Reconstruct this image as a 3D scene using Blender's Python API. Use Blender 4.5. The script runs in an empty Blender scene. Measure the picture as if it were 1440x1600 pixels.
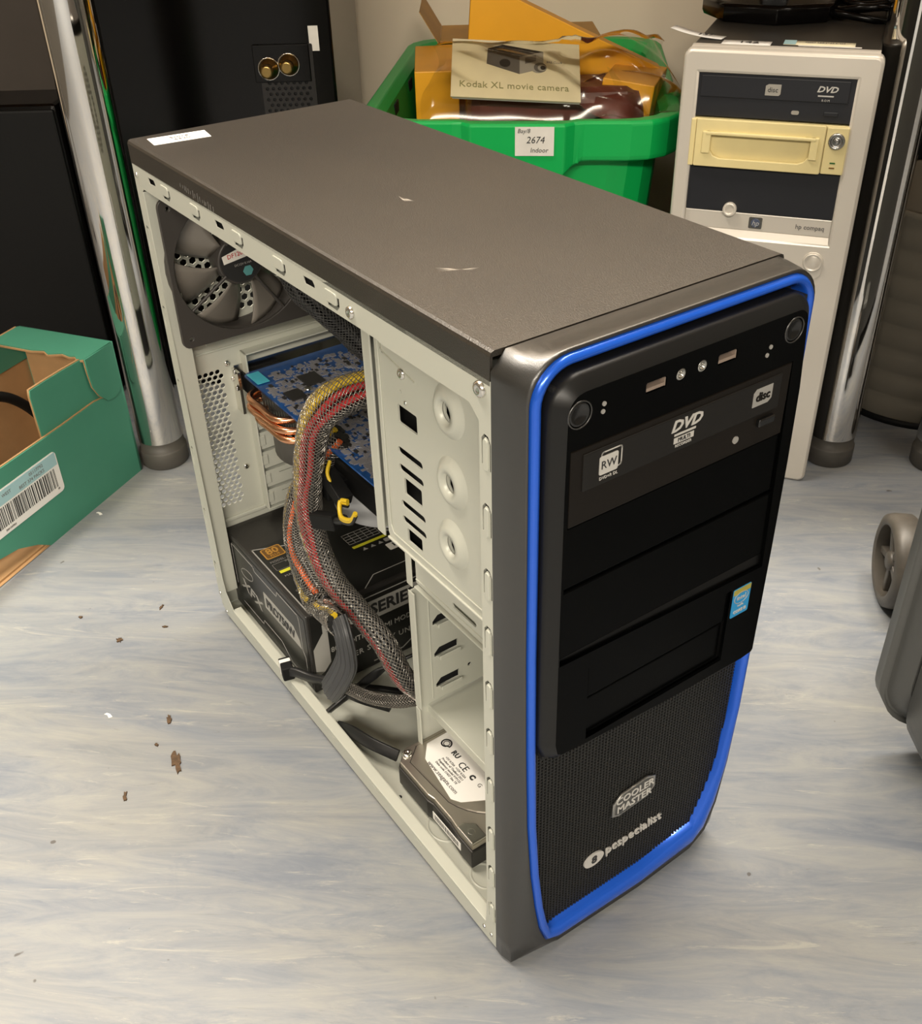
import bpy, bmesh, math, random
from mathutils import Vector, Matrix
random.seed(7)
C = bpy.context.scene.collection
sc = bpy.context.scene
pi = math.pi
# ---------------------------------------------------------------- camera
cam = bpy.data.cameras.new('camera'); co = bpy.data.objects.new('camera', cam); C.objects.link(co)
R = Matrix(((0.5740, 0.8185, -0.0249), (0.4532, -0.3429, -0.8228), (-0.6820, 0.4610, -0.5678)))
rt, dn, fw = R[0], R[1], R[2]
co.matrix_world = Matrix(((rt[0], -dn[0], -fw[0], 0.7746), (rt[1], -dn[1], -fw[1], -0.2393), (rt[2], -dn[2], -fw[2], 0.6432), (0, 0, 0, 1)))
cam.sensor_fit = 'HORIZONTAL'; cam.sensor_width = 36; cam.lens = 36 * 1606.2 / 1440; cam.clip_start = 0.01
sc.camera = co
# the room frame: u runs along the desk front to the right, v goes back to the wall
ROT = math.radians(54.955)
def uvw(u, v, z=0):
    return Vector((0.7746 + u*0.5742 - v*0.8187, -0.2393 + u*0.8187 + v*0.5742, z))
# ---------------------------------------------------------------- world, lights, exposure
w = bpy.data.worlds.new('world'); sc.world = w; w.use_nodes = True
w.node_tree.nodes['Background'].inputs[0].default_value = (1.0, 0.93, 0.84, 1)
w.node_tree.nodes['Background'].inputs[1].default_value = 0.05
LIGHTS = [(-0.95, 0.75, 2.45, 0.3, 0.9, 34), (0.75, 0.7, 2.45, 0.3, 0.9, 12), (-0.3, -3.1, 2.45, 2.6, 0.5, 215), (0.1, 1.2, 2.45, 1.8, 0.22, 60)]  # first two hang overhead; the last two are unseen fills added for brightness
for lu, lv, lz, sx, sy, pw in LIGHTS:
    l = bpy.data.lights.new('overhead_and_fill_light', 'AREA'); l.shape = 'RECTANGLE'; l.size = sx; l.size_y = sy; l.energy = pw
    l.color = (1.0, 0.915, 0.79)
    o = bpy.data.objects.new('overhead_and_fill_lamp', l); C.objects.link(o); o.location = uvw(lu, lv, lz); o.rotation_euler = (0, 0, ROT)
sc.view_settings.view_transform = 'Standard'; sc.view_settings.look = 'None'; sc.view_settings.gamma = 1
sc.view_settings.use_curve_mapping = False
sc.view_settings.exposure = 0.50
# ---------------------------------------------------------------- materials
def lin(c):
    c = c/255
    return c/12.92 if c <= .04045 else ((c+.055)/1.055)**2.4
def col(r, g, b): return (lin(r), lin(g), lin(b), 1)
def mat(name, c, rough=.5, metal=0, bump=0, bscale=400, var=0, vscale=30, spec=.5, coat=0, alpha=1, trans=0, emit=0):
    m = bpy.data.materials.new(name); m.use_nodes = True; nt = m.node_tree; N = nt.nodes; b = N['Principled BSDF']
    b.inputs['Base Color'].default_value = c; b.inputs['Roughness'].default_value = rough; b.inputs['Metallic'].default_value = metal
    b.inputs['Specular IOR Level'].default_value = spec; b.inputs['Coat Weight'].default_value = coat
    b.inputs['Alpha'].default_value = alpha; b.inputs['Transmission Weight'].default_value = trans
    if emit: b.inputs['Emission Color'].default_value = c; b.inputs['Emission Strength'].default_value = emit
    tc = N.new('ShaderNodeTexCoord')
    if bump:
        n = N.new('ShaderNodeTexNoise'); n.inputs['Scale'].default_value = bscale; n.inputs['Detail'].default_value = 3
        bp = N.new('ShaderNodeBump'); bp.inputs['Strength'].default_value = bump; bp.inputs['Distance'].default_value = .001
        nt.links.new(tc.outputs['Object'], n.inputs['Vector']); nt.links.new(n.outputs[0], bp.inputs['Height']); nt.links.new(bp.outputs[0], b.inputs['Normal'])
    if var:
        n = N.new('ShaderNodeTexNoise'); n.inputs['Scale'].default_value = vscale; n.inputs['Detail'].default_value = 6
        mr = N.new('ShaderNodeMapRange'); mr.inputs['From Min'].default_value = .3; mr.inputs['From Max'].default_value = .7
        mr.inputs['To Min'].default_value = 1-var; mr.inputs['To Max'].default_value = 1+var
        mx = N.new('ShaderNodeVectorMath'); mx.operation = 'SCALE'; mx.inputs[0].default_value = c[:3]
        nt.links.new(tc.outputs['Object'], n.inputs['Vector']); nt.links.new(n.outputs[0], mr.inputs['Value'])
        nt.links.new(mr.outputs[0], mx.inputs['Scale']); nt.links.new(mx.outputs[0], b.inputs['Base Color'])
    return m
M = {}
M['steel'] = mat('beige_grey_steel', col(192, 193, 181), .42, .12, bump=.04, bscale=900)
M['steel_dark'] = mat('inner_steel', col(186, 186, 172), .45, .25)
M['screw'] = mat('bright_screw', (.75, .73, .68, 1), .2, 1)
M['top'] = mat('black_textured_paint', (.0175, .0135, .009, 1), .38, 0, bump=.35, bscale=1500, var=.15, vscale=12, spec=.9)
M['bezel'] = mat('satin_black_plastic', (.0145, .0135, .0115, 1), .36, 0, bump=.10, bscale=2500, spec=1.0, coat=.15)
M['insert'] = mat('gloss_black_plastic', (.0012, .0013, .0013, 1), .22, 0, spec=.04)
M['insert_edge'] = mat('satin_black_edge', (.006, .006, .0058, 1), .36, spec=.3)
M['blue'] = mat('metallic_blue_trim', (.012, .11, .66, 1), .25, .35, coat=.4)
M['mesh'] = mat('black_mesh', (.013, .013, .012, 1), .5, spec=.3)
M['void'] = mat('inner_shade_black', (.004, .004, .004, 1), .8)  # near-black colour standing in for the shade inside openings
M['drive'] = mat('dark_brown_black', (.0085, .0066, .005, 1), .4, spec=.15)
M['silver'] = mat('printed_silver', (.62, .60, .56, 1), .35, .3)
M['silverdim'] = mat('dim_print', (.30, .29, .27, 1), .4)
M['chrome'] = mat('chrome', (.66, .64, .61, 1), .05, 1)
M['shadeboard'] = mat('shaded_wall_brown', (.055, .042, .031, 1), .6, var=.06, vscale=20)  # brown of the wall in shade, put on an added board
M['badge'] = mat('badge_metal', (.45, .44, .41, 1), .25, .9)
M['white'] = mat('white_paper', (.82, .80, .76, 1), .6)
M['label'] = mat('label_paper', (.75, .72, .66, 1), .6, var=.05, vscale=60)
M['ink'] = mat('black_ink', (.02, .02, .02, 1), .5)
M['greyink'] = mat('grey_ink', (.16, .15, .14, 1), .6)
M['redink'] = mat('red_ink', (.5, .03, .04, 1), .6)
M['fanp'] = mat('fan_grey_plastic', (.045, .040, .036, 1), .45)
M['fanb'] = mat('fan_blade_plastic', (.20, .18, .155, 1), .32)
M['psu'] = mat('psu_black_paint', (.022, .020, .018, 1), .38, 0, bump=.15, bscale=1200, var=.1, vscale=40)
M['psuface'] = mat('psu_print_black', (.010, .010, .009, 1), .3)
M['psugrey'] = mat('psu_print_grey', (.36, .35, .32, 1), .45)
M['psuline'] = mat('psu_print_line', (.33, .32, .30, 1), .4)
M['yellow'] = mat('yellow_print', (.62, .60, .03, 1), .4)
M['orange'] = mat('bronze_orange_print', (.40, .20, .03, 1), .4)
M['pcb'] = mat('blue_circuit_board', (.012, .07, .24, 1), .3, var=.25, vscale=120, coat=.4)
M['solder'] = mat('solder_grey', (.33, .32, .34, 1), .35, .4)
M['chip'] = mat('black_chip', (.03, .028, .026, 1), .35)
M['copper'] = mat('copper_pipe', (.80, .40, .22, 1), .25, 1)
M['cyan'] = mat('cyan_sticker', (.08, .52, .66, 1), .4)
M['greenst'] = mat('green_sticker', (.18, .60, .05, 1), .4)
M['wblack'] = mat('wire_black', (.012, .012, .012, 1), .4)
M['wred'] = mat('wire_red', (.33, .012, .014, 1), .35)
M['wyel'] = mat('wire_yellow', (.62, .42, .02, 1), .35)
M['worg'] = mat('wire_orange', (.60, .10, .02, 1), .35)
M['braid'] = mat('braid_filament', (.26, .24, .21, 1), .15, .5, spec=.9)
M['braidd'] = mat('braid_filament_dark', (.07, .068, .065, 1), .35)
M['heat'] = mat('heat_shrink', (.045, .046, .048, 1), .45)
M['hdd'] = mat('drive_lid_metal', (.46, .42, .36, 1), .30, .9)
M['btn'] = mat('dark_button', (.006, .006, .006, 1), .2, spec=.6)
M['tray'] = mat('drive_tray_black', (.0115, .0105, .0095, 1), .4, spec=.2)
M['usb'] = mat('usb_tongue', (.26, .20, .16, 1), .4)
M['hddb'] = mat('drive_base_casting', (.03, .028, .026, 1), .4, .4)
M['green'] = mat('green_plastic', (.004, .42, .085, 1), .38, 0, bump=.03, bscale=300)
M['hpsil'] = mat('silver_plastic', (.72, .67, .59, 1), .34, .25)
M['hpblk'] = mat('anthracite_plastic', (.020, .021, .025, 1), .45, spec=.35)
M['cream'] = mat('cream_plastic', (.78, .66, .33, 1), .42, var=.04, vscale=30)
M['hpcase'] = mat('dark_sheet_metal', (.028, .025, .021, 1), .38, .2)
M['gloss'] = mat('gloss_black', (.0022, .0018, .0017, 1), .16, spec=.22)
M['matblk'] = mat('matt_black', (.004, .004, .004, 1), .6, spec=.25)
M['ylwcard'] = mat('yellow_card', (.90, .42, .012, 1), .45, var=.04, vscale=20)
M['mustard'] = mat('mustard_card', (.42, .22, .03, 1), .55, var=.08, vscale=25)
M['brownred'] = mat('brown_red_leatherette', (.13, .028, .018, 1), .45, 0, bump=.3, bscale=200, var=.2, vscale=40)
M['paper'] = mat('cream_booklet', (.80, .72, .50, 1), .5, var=.04, vscale=40)
M['wall'] = mat('beige_wall_paint', (.80, .68, .52, 1), .7, 0, bump=.1, bscale=120, var=.04, vscale=3)
M['roomdark'] = mat('dim_room_wall', (.10, .09, .075, 1), .8)  # unseen walls darkened in colour so glossy blacks reflect a dim room
M['ceil'] = mat('ceiling_white', (.65, .62, .56, 1), .8)
M['wood'] = mat('beech_laminate', (.42, .22, .09, 1), .4, var=.15, vscale=8)
M['rubber'] = mat('grey_rubber', (.075, .068, .058, 1), .55)
M['case_grey'] = mat('dark_grey_shell', (.088, .089, .084, 1), .42, 0, bump=.1, bscale=700)
M['tyre'] = mat('dusty_wheel_plastic', (.085, .075, .062, 1), .45, var=.2, vscale=60)
M['card_green'] = mat('green_printed_card', (.058, .25, .165, 1), .55, 0, bump=.05, bscale=200, var=.05, vscale=15)
M['card_brown'] = mat('brown_cardboard', (.40, .235, .105, 1), .75, 0, bump=.1, bscale=300, var=.1, vscale=25)
M['gold'] = mat('gold_metal', (.30, .20, .07, 1), .28, 1)
M['tub'] = mat('pale_tub_plastic', (.24, .215, .17, 1), .5, var=.08, vscale=10)
M['intel'] = mat('sticker_blue', (.02, .26, .55, 1), .3)
M['intelgold'] = mat('sticker_gold', (.35, .30, .05, 1), .3)
M['palecyan'] = mat('pale_blue_print', (.35, .55, .58, 1), .5)
M['dirt'] = mat('dry_brown_crumb', (.085, .048, .022, 1), .8, var=.4, vscale=400)
M['camgrey'] = mat('print_mid_grey', (.12, .11, .10, 1), .5)
M['camlt'] = mat('print_light_grey', (.34, .32, .28, 1), .5)
M['handwrite'] = mat('green_title_print', (.28, .27, .12, 1), .5)
# clear bag
m = bpy.data.materials.new('clear_polythene'); m.use_nodes = True; nt = m.node_tree; nt.nodes.clear()
out = nt.nodes.new('ShaderNodeOutputMaterial'); mx = nt.nodes.new('ShaderNodeMixShader'); tr = nt.nodes.new('ShaderNodeBsdfTransparent'); gl = nt.nodes.new('ShaderNodeBsdfGlossy')
gl.inputs['Roughness'].default_value = .12; gl.inputs['Color'].default_value = (1, .97, .9, 1); tr.inputs['Color'].default_value = (.93, .92, .88, 1)
fr = nt.nodes.new('ShaderNodeFresnel'); fr.inputs['IOR'].default_value = 1.42
nt.links.new(fr.outputs[0], mx.inputs[0]); nt.links.new(tr.outputs[0], mx.inputs[1]); nt.links.new(gl.outputs[0], mx.inputs[2]); nt.links.new(mx.outputs[0], out.inputs[0])
M['bag'] = m
def floor_material():
    m = bpy.data.materials.new('marbled_vinyl_floor'); m.use_nodes = True; nt = m.node_tree; N = nt.nodes; L = nt.links; b = N['Principled BSDF']
    tc = N.new('ShaderNodeTexCoord'); mp = N.new('ShaderNodeMapping'); mp.inputs['Rotation'].default_value = (0, 0, -math.radians(51))
    L.new(tc.outputs['Object'], mp.inputs['Vector'])
    def noise(sx, sy, scale, det, dist, off=0, rough=.55):
        s = N.new('ShaderNodeMapping'); s.inputs['Scale'].default_value = (sx, sy, 1); s.inputs['Location'].default_value = (off, off*.7, 0)
        n = N.new('ShaderNodeTexNoise'); n.inputs['Scale'].default_value = scale; n.inputs['Detail'].default_value = det
        n.inputs['Distortion'].default_value = dist; n.inputs['Roughness'].default_value = rough
        L.new(mp.outputs[0], s.inputs[0]); L.new(s.outputs[0], n.inputs['Vector']); return n
    def ramp(n, stops):
        r = N.new('ShaderNodeValToRGB'); e = r.color_ramp.elements
        while len(e) < len(stops): e.new(.5)
        for i, (p, c) in enumerate(stops): e[i].position = p; e[i].color = c
        L.new(n.outputs[0], r.inputs[0]); return r
    def mix(a, bb, f, fac=None):
        x = N.new('ShaderNodeMix'); x.data_type = 'RGBA'
        L.new(a, x.inputs['A']); L.new(bb, x.inputs['B'])
        if fac is None: x.inputs['Factor'].default_value = f
        else: L.new(fac, x.inputs['Factor'])
        return x.outputs['Result']
    base = ramp(noise(.8, 2.2, 4.0, 8, 1.0, 3, .62), [(.32, col(156, 161, 172)), (.45, col(178, 180, 184)), (.58, col(190, 187, 181)), (.74, col(201, 195, 180))])
    st = ramp(noise(.6, 3.4, 11, 10, 1.6, 11, .72), [(.36, col(150, 156, 168)), (.50, col(183, 183, 184)), (.64, col(208, 204, 194))])
    c1 = mix(base.outputs[0], st.outputs[0], .55)
    blue = N.new('ShaderNodeRGB'); blue.outputs[0].default_value = col(122, 134, 156)
    bm = ramp(noise(.7, 3.2, 3.6, 10, 2.2, 23, .68), [(.60, (0, 0, 0, 1)), (.70, (.38, .38, .38, 1))])
    c2 = mix(c1, blue.outputs[0], 0, bm.outputs[0])
    pale = N.new('ShaderNodeRGB'); pale.outputs[0].default_value = col(222, 216, 202)
    pm = ramp(noise(.5, 4.5, 14, 12, 2.4, 41, .78), [(.57, (0, 0, 0, 1)), (.66, (.75, .75, .75, 1))])
    c3 = mix(c2, pale.outputs[0], 0, pm.outputs[0])
    dk = N.new('ShaderNodeRGB'); dk.outputs[0].default_value = col(126, 121, 116)
    dm = ramp(noise(.5, 5, 19, 12, 2.6, 57, .8), [(.59, (0, 0, 0, 1)), (.69, (.42, .42, .42, 1))])
    c4a = mix(c3, dk.outputs[0], 0, dm.outputs[0])
    sp = N.new('ShaderNodeRGB'); sp.outputs[0].default_value = col(96, 84, 72)
    spm = ramp(noise(1, 1, 55, 2, 0, 77, .5), [(.755, (0, 0, 0, 1)), (.775, (.7, .7, .7, 1))])
    c4 = mix(c4a, sp.outputs[0], 0, spm.outputs[0])
    sc_f = N.new('ShaderNodeVectorMath'); sc_f.operation = 'MULTIPLY'; sc_f.inputs[1].default_value = (.495, .518, .54); L.new(c4, sc_f.inputs[0])
    L.new(sc_f.outputs[0], b.inputs['Base Color']); b.inputs['Roughness'].default_value = .42; b.inputs['Specular IOR Level'].default_value = .35
    fn = noise(1, 1, 60, 6, 0, 5); rr_ = N.new('ShaderNodeMapRange'); rr_.inputs['To Min'].default_value = .34; rr_.inputs['To Max'].default_value = .55
    L.new(fn.outputs[0], rr_.inputs['Value']); L.new(rr_.outputs[0], b.inputs['Roughness'])
    bp = N.new('ShaderNodeBump'); bp.inputs['Strength'].default_value = .08; bp.inputs['Distance'].default_value = .001
    L.new(fn.outputs[0], bp.inputs['Height']); L.new(bp.outputs[0], b.inputs['Normal'])
    return m
M['floor'] = floor_material()
# ---------------------------------------------------------------- mesh helpers
class MB:
    def __init__(s): s.v = []; s.f = []; s.sm = []
    def add(s, vs, fs, smooth=False):
        n = len(s.v); s.v += [tuple(p) for p in vs]; s.f += [tuple(i+n for i in q) for q in fs]; s.sm += [smooth]*len(fs); return s
    def box(s, x0, x1, y0, y1, z0, z1, T=None):
        vs = [Vector((x, y, z)) for x in (x0, x1) for y in (y0, y1) for z in (z0, z1)]
        if T: vs = [T @ p for p in vs]
        return s.add(vs, [(0, 1, 3, 2), (4, 6, 7, 5), (0, 4, 5, 1), (2, 3, 7, 6), (0, 2, 6, 4), (1, 5, 7, 3)])
    def prism(s, pts, a, T=None, t0=0, t1=.01):   # outline in the plane a ('XY','XZ','YZ'), extruded t0..t1 along the plane's outward axis
        n = len(pts); P = [place(a, x, y, t0) for x, y in pts] + [place(a, x, y, t1) for x, y in pts]
        if T: P = [T @ p for p in P]
        return s.add(P, [tuple(range(n-1, -1, -1)), tuple(range(n, 2*n))] + [(i, (i+1) % n, n+(i+1) % n, n+i) for i in range(n)])
    def tube(s, pts, r, n=8, cap=True, smooth=True):
        pts = [Vector(p) for p in pts]; fr = frames(pts); vs = []; m_ = len(pts)
        for i, (p, (T, A, B)) in enumerate(zip(pts, fr)):
            rr_ = r[i] if isinstance(r, (list, tuple)) else r
            for k in range(n):
                t = 2*pi*k/n; vs.append(p + (A*math.cos(t) + B*math.sin(t))*rr_)
        fs = [(i*n+k, i*n+(k+1) % n, (i+1)*n+(k+1) % n, (i+1)*n+k) for i in range(m_-1) for k in range(n)]
        s.add(vs, fs, smooth)
        if cap: s.add(vs[:n], [tuple(range(n-1, -1, -1))]); s.add(vs[-n:], [tuple(range(n))])
        return s
    def lathe(s, prof, n=24, T=None, smooth=True):   # (r, z) profile about local z
        vs = [Vector((r*math.cos(2*pi*k/n), r*math.sin(2*pi*k/n), z)) for r, z in prof for k in range(n)]
        if T: vs = [T @ p for p in vs]
        m_ = len(prof); fs = [(i*n+k, i*n+(k+1) % n, (i+1)*n+(k+1) % n, (i+1)*n+k) for i in range(m_-1) for k in range(n)]
        s.add(vs, fs, smooth)
        if tuple(prof[0]) != tuple(prof[-1]): s.add(vs[:n], [tuple(range(n-1, -1, -1))]); s.add(vs[-n:], [tuple(range(n))])
        return s
    def loft(s, rings, cap0=False, cap1=False, smooth=True, closed=True):
        n = len(rings[0]); vs = [p for r_ in rings for p in r_]; e = n if closed else n-1
        s.add(vs, [(i*n+k, i*n+(k+1) % n, (i+1)*n+(k+1) % n, (i+1)*n+k) for i in range(len(rings)-1) for k in range(e)], smooth)
        if cap0: s.add(rings[0], [tuple(range(n-1, -1, -1))])
        if cap1: s.add(rings[-1], [tuple(range(n))])
        return s
    def grid(s, P, smooth=True):
        a, b = len(P), len(P[0]); vs = [p for r_ in P for p in r_]
        return s.add(vs, [(i*b+j, i*b+j+1, (i+1)*b+j+1, (i+1)*b+j) for i in range(a-1) for j in range(b-1)], smooth)
def place(a, x, y, t=0):
    if a == 'XY': return Vector((x, y, t))
    if a == 'XZ': return Vector((x, -t, y))
    return Vector((t, x, y))
def frames(pts):
    out = []; A = None
    for i, p in enumerate(pts):
        T = (pts[min(i+1, len(pts)-1)] - pts[max(i-1, 0)]).normalized()
        if A is None:
            h = Vector((0, 0, 1)) if abs(T.z) < .9 else Vector((0, 1, 0)); A = (h - T*h.dot(T)).normalized()
        else:
            A = (A - T*A.dot(T)).normalized()
        out.append((T, A, T.cross(A)))
    return out
def spline(P, step=.004):
    P = [Vector(p) for p in P]; P = [P[0]*2-P[1]] + P + [P[-1]*2-P[-2]]; out = []
    for i in range(1, len(P)-2):
        a, b, c, d = P[i-1:i+3]; n = max(2, int((c-b).length/step))
        for k in range(n):
            t = k/n; out.append(.5*((2*b)+(c-a)*t+(2*a-5*b+4*c-d)*t*t+(3*b-a-3*c+d)*t**3))
    out.append(P[-2]); return out
def setp(o, parent=None, label=None, cat=None, group=None, kind=None):
    if parent is not None: o.parent = parent
    for k, v in (('label', label), ('category', cat), ('group', group), ('kind', kind)):
        if v: o[k] = v
    return o
def link(name, me, mt, parent=None, bev=0, **k):
    if mt: me.materials.clear(); me.materials.append(M[mt] if isinstance(mt, str) else mt)
    o = bpy.data.objects.new(name, me); C.objects.link(o)
    if bev:
        b = o.modifiers.new('bevel', 'BEVEL'); b.width = bev; b.segments = 2; b.limit_method = 'ANGLE'; b.angle_limit = math.radians(40); b.harden_normals = False
    return setp(o, parent, **k)
def obj(name, mb, mt, parent=None, bev=0, recalc=True, **k):
    me = bpy.data.meshes.new(name); me.from_pydata(mb.v, [], mb.f)
    me.polygons.foreach_set('use_smooth', mb.sm)
    if recalc:
        bm = bmesh.new(); bm.from_mesh(me); bmesh.ops.recalc_face_normals(bm, faces=bm.faces); bm.to_mesh(me); bm.free()
    me.update()
    return link(name, me, mt, parent, bev, **k)
def thing(name, label, cat, loc=(0, 0, 0), rz=0, group=None, rot=None):
    o = bpy.data.objects.new(name, None); C.objects.link(o); o.location = loc; o.rotation_euler = rot or (0, 0, rz); o.empty_display_size = .05
    return setp(o, None, label, cat, group)
def rr(x0, y0, x1, y1, r, n=4):
    r = min(r, abs(x1-x0)/2-1e-6, abs(y1-y0)/2-1e-6); out = []
    for cx, cy, a in ((x1-r, y1-r, 0), (x0+r, y1-r, 90), (x0+r, y0+r, 180), (x1-r, y0+r, 270)):
        for k in range(n+1):
            t = math.radians(a+90*k/n); out.append((cx+r*math.cos(t), cy+r*math.sin(t)))
    return out
def circ(x, y, r, n=16, ph=0): return [(x+r*math.cos(2*pi*k/n+ph), y+r*math.sin(2*pi*k/n+ph)) for k in range(n)]
DG = lambda: bpy.context.evaluated_depsgraph_get()
def curve_mesh(cu, name):
    o = bpy.data.objects.new('t', cu); C.objects.link(o); dg = DG(); me = bpy.data.meshes.new_from_object(o.evaluated_get(dg)); me.name = name
    bpy.data.objects.remove(o); bpy.data.curves.remove(cu); return me
def plate(name, a, outline, holes, t0, t1, mt, parent=None, bev=0, T=None, **k):
    """flat sheet with holes in plane a, between t0 and t1 along the plane's outward axis"""
    cu = bpy.data.curves.new(name, 'CURVE'); cu.dimensions = '2D'; cu.fill_mode = 'BOTH'; cu.extrude = max(abs(t1-t0)/2-bev, 1e-5)
    if bev: cu.bevel_depth = bev; cu.bevel_resolution = 1
    for pts in [outline]+list(holes):
        sp = cu.splines.new('POLY'); sp.points.add(len(pts)-1); sp.use_cyclic_u = True
        for p, (x, y) in zip(sp.points, pts): p.co = (x, y, 0, 1)
    me = curve_mesh(cu, name); tm = (t0+t1)/2
    for v in me.vertices:
        q = place(a, v.co.x, v.co.y, tm+v.co.z); v.co = T @ q if T else q
    return link(name, me, mt, parent, **k)
def text(name, body, a, x, y, t, size, mt, parent=None, al='CENTER', sx=1, shear=0, rot=0, bold=0, ex=.00015, T=None, spacing=1, **k):
    cu = bpy.data.curves.new(name, 'FONT'); cu.body = body; cu.size = size; cu.align_x = al; cu.align_y = 'CENTER'; cu.extrude = ex; cu.resolution_u = 2
    cu.shear = shear; cu.offset = bold; cu.space_character = spacing
    me = curve_mesh(cu, name); c, s_ = math.cos(rot), math.sin(rot)
    for v in me.vertices:
        X, Y = v.co.x*sx, v.co.y; q = place(a, x+X*c-Y*s_, y+X*s_+Y*c, t+v.co.z); v.co = T @ q if T else q
    return link(name, me, mt, parent, **k)
def box(name, x0, x1, y0, y1, z0, z1, mt, parent=None, bev=0, T=None, **k):
    return obj(name, MB().box(x0, x1, y0, y1, z0, z1, T), mt, parent, bev, **k)
def ringline(pts, w, a, t0, t1):   # thin printed outline: band of width w along a closed polyline
    m_ = MB(); n = len(pts)
    for i in range(n):
        (x0, y0), (x1, y1) = pts[i], pts[(i+1) % n]; d = Vector((x1-x0, y1-y0)); 
        if d.length < 1e-6: continue
        d.normalize(); q = Vector((-d.y, d.x))*w/2; e = d*w/2
        m_.prism([(x0-e.x+q.x, y0-e.y+q.y), (x0-e.x-q.x, y0-e.y-q.y), (x1+e.x-q.x, y1+e.y-q.y), (x1+e.x+q.x, y1+e.y+q.y)], a, None, t0, t1)
    return m_
def polyline(pts, w, a, t0, t1):
    m_ = MB()
    for (x0, y0), (x1, y1) in zip(pts, pts[1:]):
        d = Vector((x1-x0, y1-y0)); d.normalize(); q = Vector((-d.y, d.x))*w/2; e = d*w/2
        m_.prism([(x0-e.x+q.x, y0-e.y+q.y), (x0-e.x-q.x, y0-e.y-q.y), (x1+e.x-q.x, y1+e.y-q.y), (x1+e.x+q.x, y1+e.y+q.y)], a, None, t0, t1)
    return m_
def screw(name, parent, p, n, r=.003):
    q = Vector(n).to_track_quat('Z', 'Y').to_matrix().to_4x4(); T = Matrix.Translation(p) @ q
    m_ = MB().lathe([(r, 0), (r*.95, r*.35), (r*.6, r*.55), (r*.25, r*.4)], 12, T)
    return obj(name, m_, 'screw', parent)
# ---------------------------------------------------------------- the room
def uvbox(name, u0, u1, v0, v1, z0, z1, mt, **k):
    o = box(name, u0, u1, v0, v1, z0, z1, mt, **k); o.location = uvw(0, 0); o.rotation_euler = (0, 0, ROT); return o
fl = box('floor', -4.5, 4.5, -4.5, 4.5, -.05, 0, 'floor', kind='structure')
uvbox('wall_back', -2.2, 2.2, 1.62, 1.70, 0, 2.5, 'wall', kind='structure')
uvbox('wall_left', -2.3, -2.2, -3.6, 1.70, 0, 2.5, 'roomdark', kind='structure')
uvbox('wall_right', 2.2, 2.3, -3.6, 1.70, 0, 2.5, 'roomdark', kind='structure')
uvbox('wall_front', -2.3, 2.3, -3.7, -3.6, 0, 2.5, 'roomdark', kind='structure')
uvbox('ceiling', -2.3, 2.3, -3.7, 1.70, 2.5, 2.55, 'ceil', kind='structure')
uvbox('baseboard_back', -2.2, 2.2, 1.605, 1.62, 0, .09, 'matblk', kind='structure')

# ---------------------------------------------------------------- open tower case, lying along x (rear x=0, front x=L), open side y=0
L, W, H, ZB = .447, .19, .447, .0044
pc = thing('computer_tower', 'black tower computer with open side and blue-edged front, in the middle of the floor', 'computer', (0, 0, 0))
# --- top panel: folded sheet over the chassis
prof = [(0, .430), (0, .4445), (.0008, .4462), (.0025, H), (W-.0025, H), (W-.0008, .4462), (W, .4445), (W, .430), (W-.0015, .430), (W-.0015, .4440), (.0015, .4440), (.0015, .430)]
obj('top_panel', MB().prism([(y, z) for y, z in prof], 'YZ', None, .0, L-.0006), 'top', pc, label='black textured top panel with scuffs')
sm = MB()
for x, y, l, wd, a in ((.2445, .083, .012, .003, -.2), (.3575, .043, .020, .0022, .75)):
    for k in range(5):
        sm.prism([(x+math.cos(a+.1*k)*l*s_-math.sin(a)*wd*q+.0006*k, y+math.sin(a+.1*k)*l*s_+math.cos(a)*wd*q+.0005*k) for s_, q in ((-.5, 0), (0, -.14), (.5, 0), (0, .14))], 'XY', None, H, H+.00005)
obj('scuff_marks', sm, mat('scuff', (.30, .27, .23, 1), .5), pc, kind='stuff')
sm = MB()
for k in range(16):
    x = .096+.0035*k+random.uniform(-.001, .001); z = .4365-.0002*k; h = random.uniform(.002, .006)
    sm.prism([(x, z-h/2), (x+.0003, z-h/2), (x+.0006, z+h/2), (x+.0003, z+h/2)], 'XZ', None, 0, .00008)
obj('edge_scratches', sm, mat('scratch', (.30, .29, .27, 1), .5), pc, kind='stuff')
lb = plate('top_label', 'XY', [(.009, .012), (.029, .010), (.033, .052), (.013, .055)], [], H, H+.0002, 'white', pc, label='small white paper label with faint print')
text('label_print', 'Store\n4320', 'XY', .021, .033, H+.0003, .0065, 'greyink', lb, rot=pi/2)
# --- chassis shell
box('floor_plate', .001, L-.002, .0015, W-.002, ZB+.0008, ZB+.0022, 'steel', pc)
box('far_side_panel', .0, L, W-.0016, W, ZB, .430, 'bezel', pc)
tray_h = [rr(.19, .20, .25, .24, .006), rr(.20, .32, .24, .36, .006)]
plate('motherboard_tray', 'XZ', rr(.004, ZB+.003, .30, .428, .002), tray_h, -.1745, -.1735, 'steel_dark', pc)
box('roof_plate', .002, L-.002, .0016, W-.002, .4288, .4298, 'steel_dark', pc)
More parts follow.
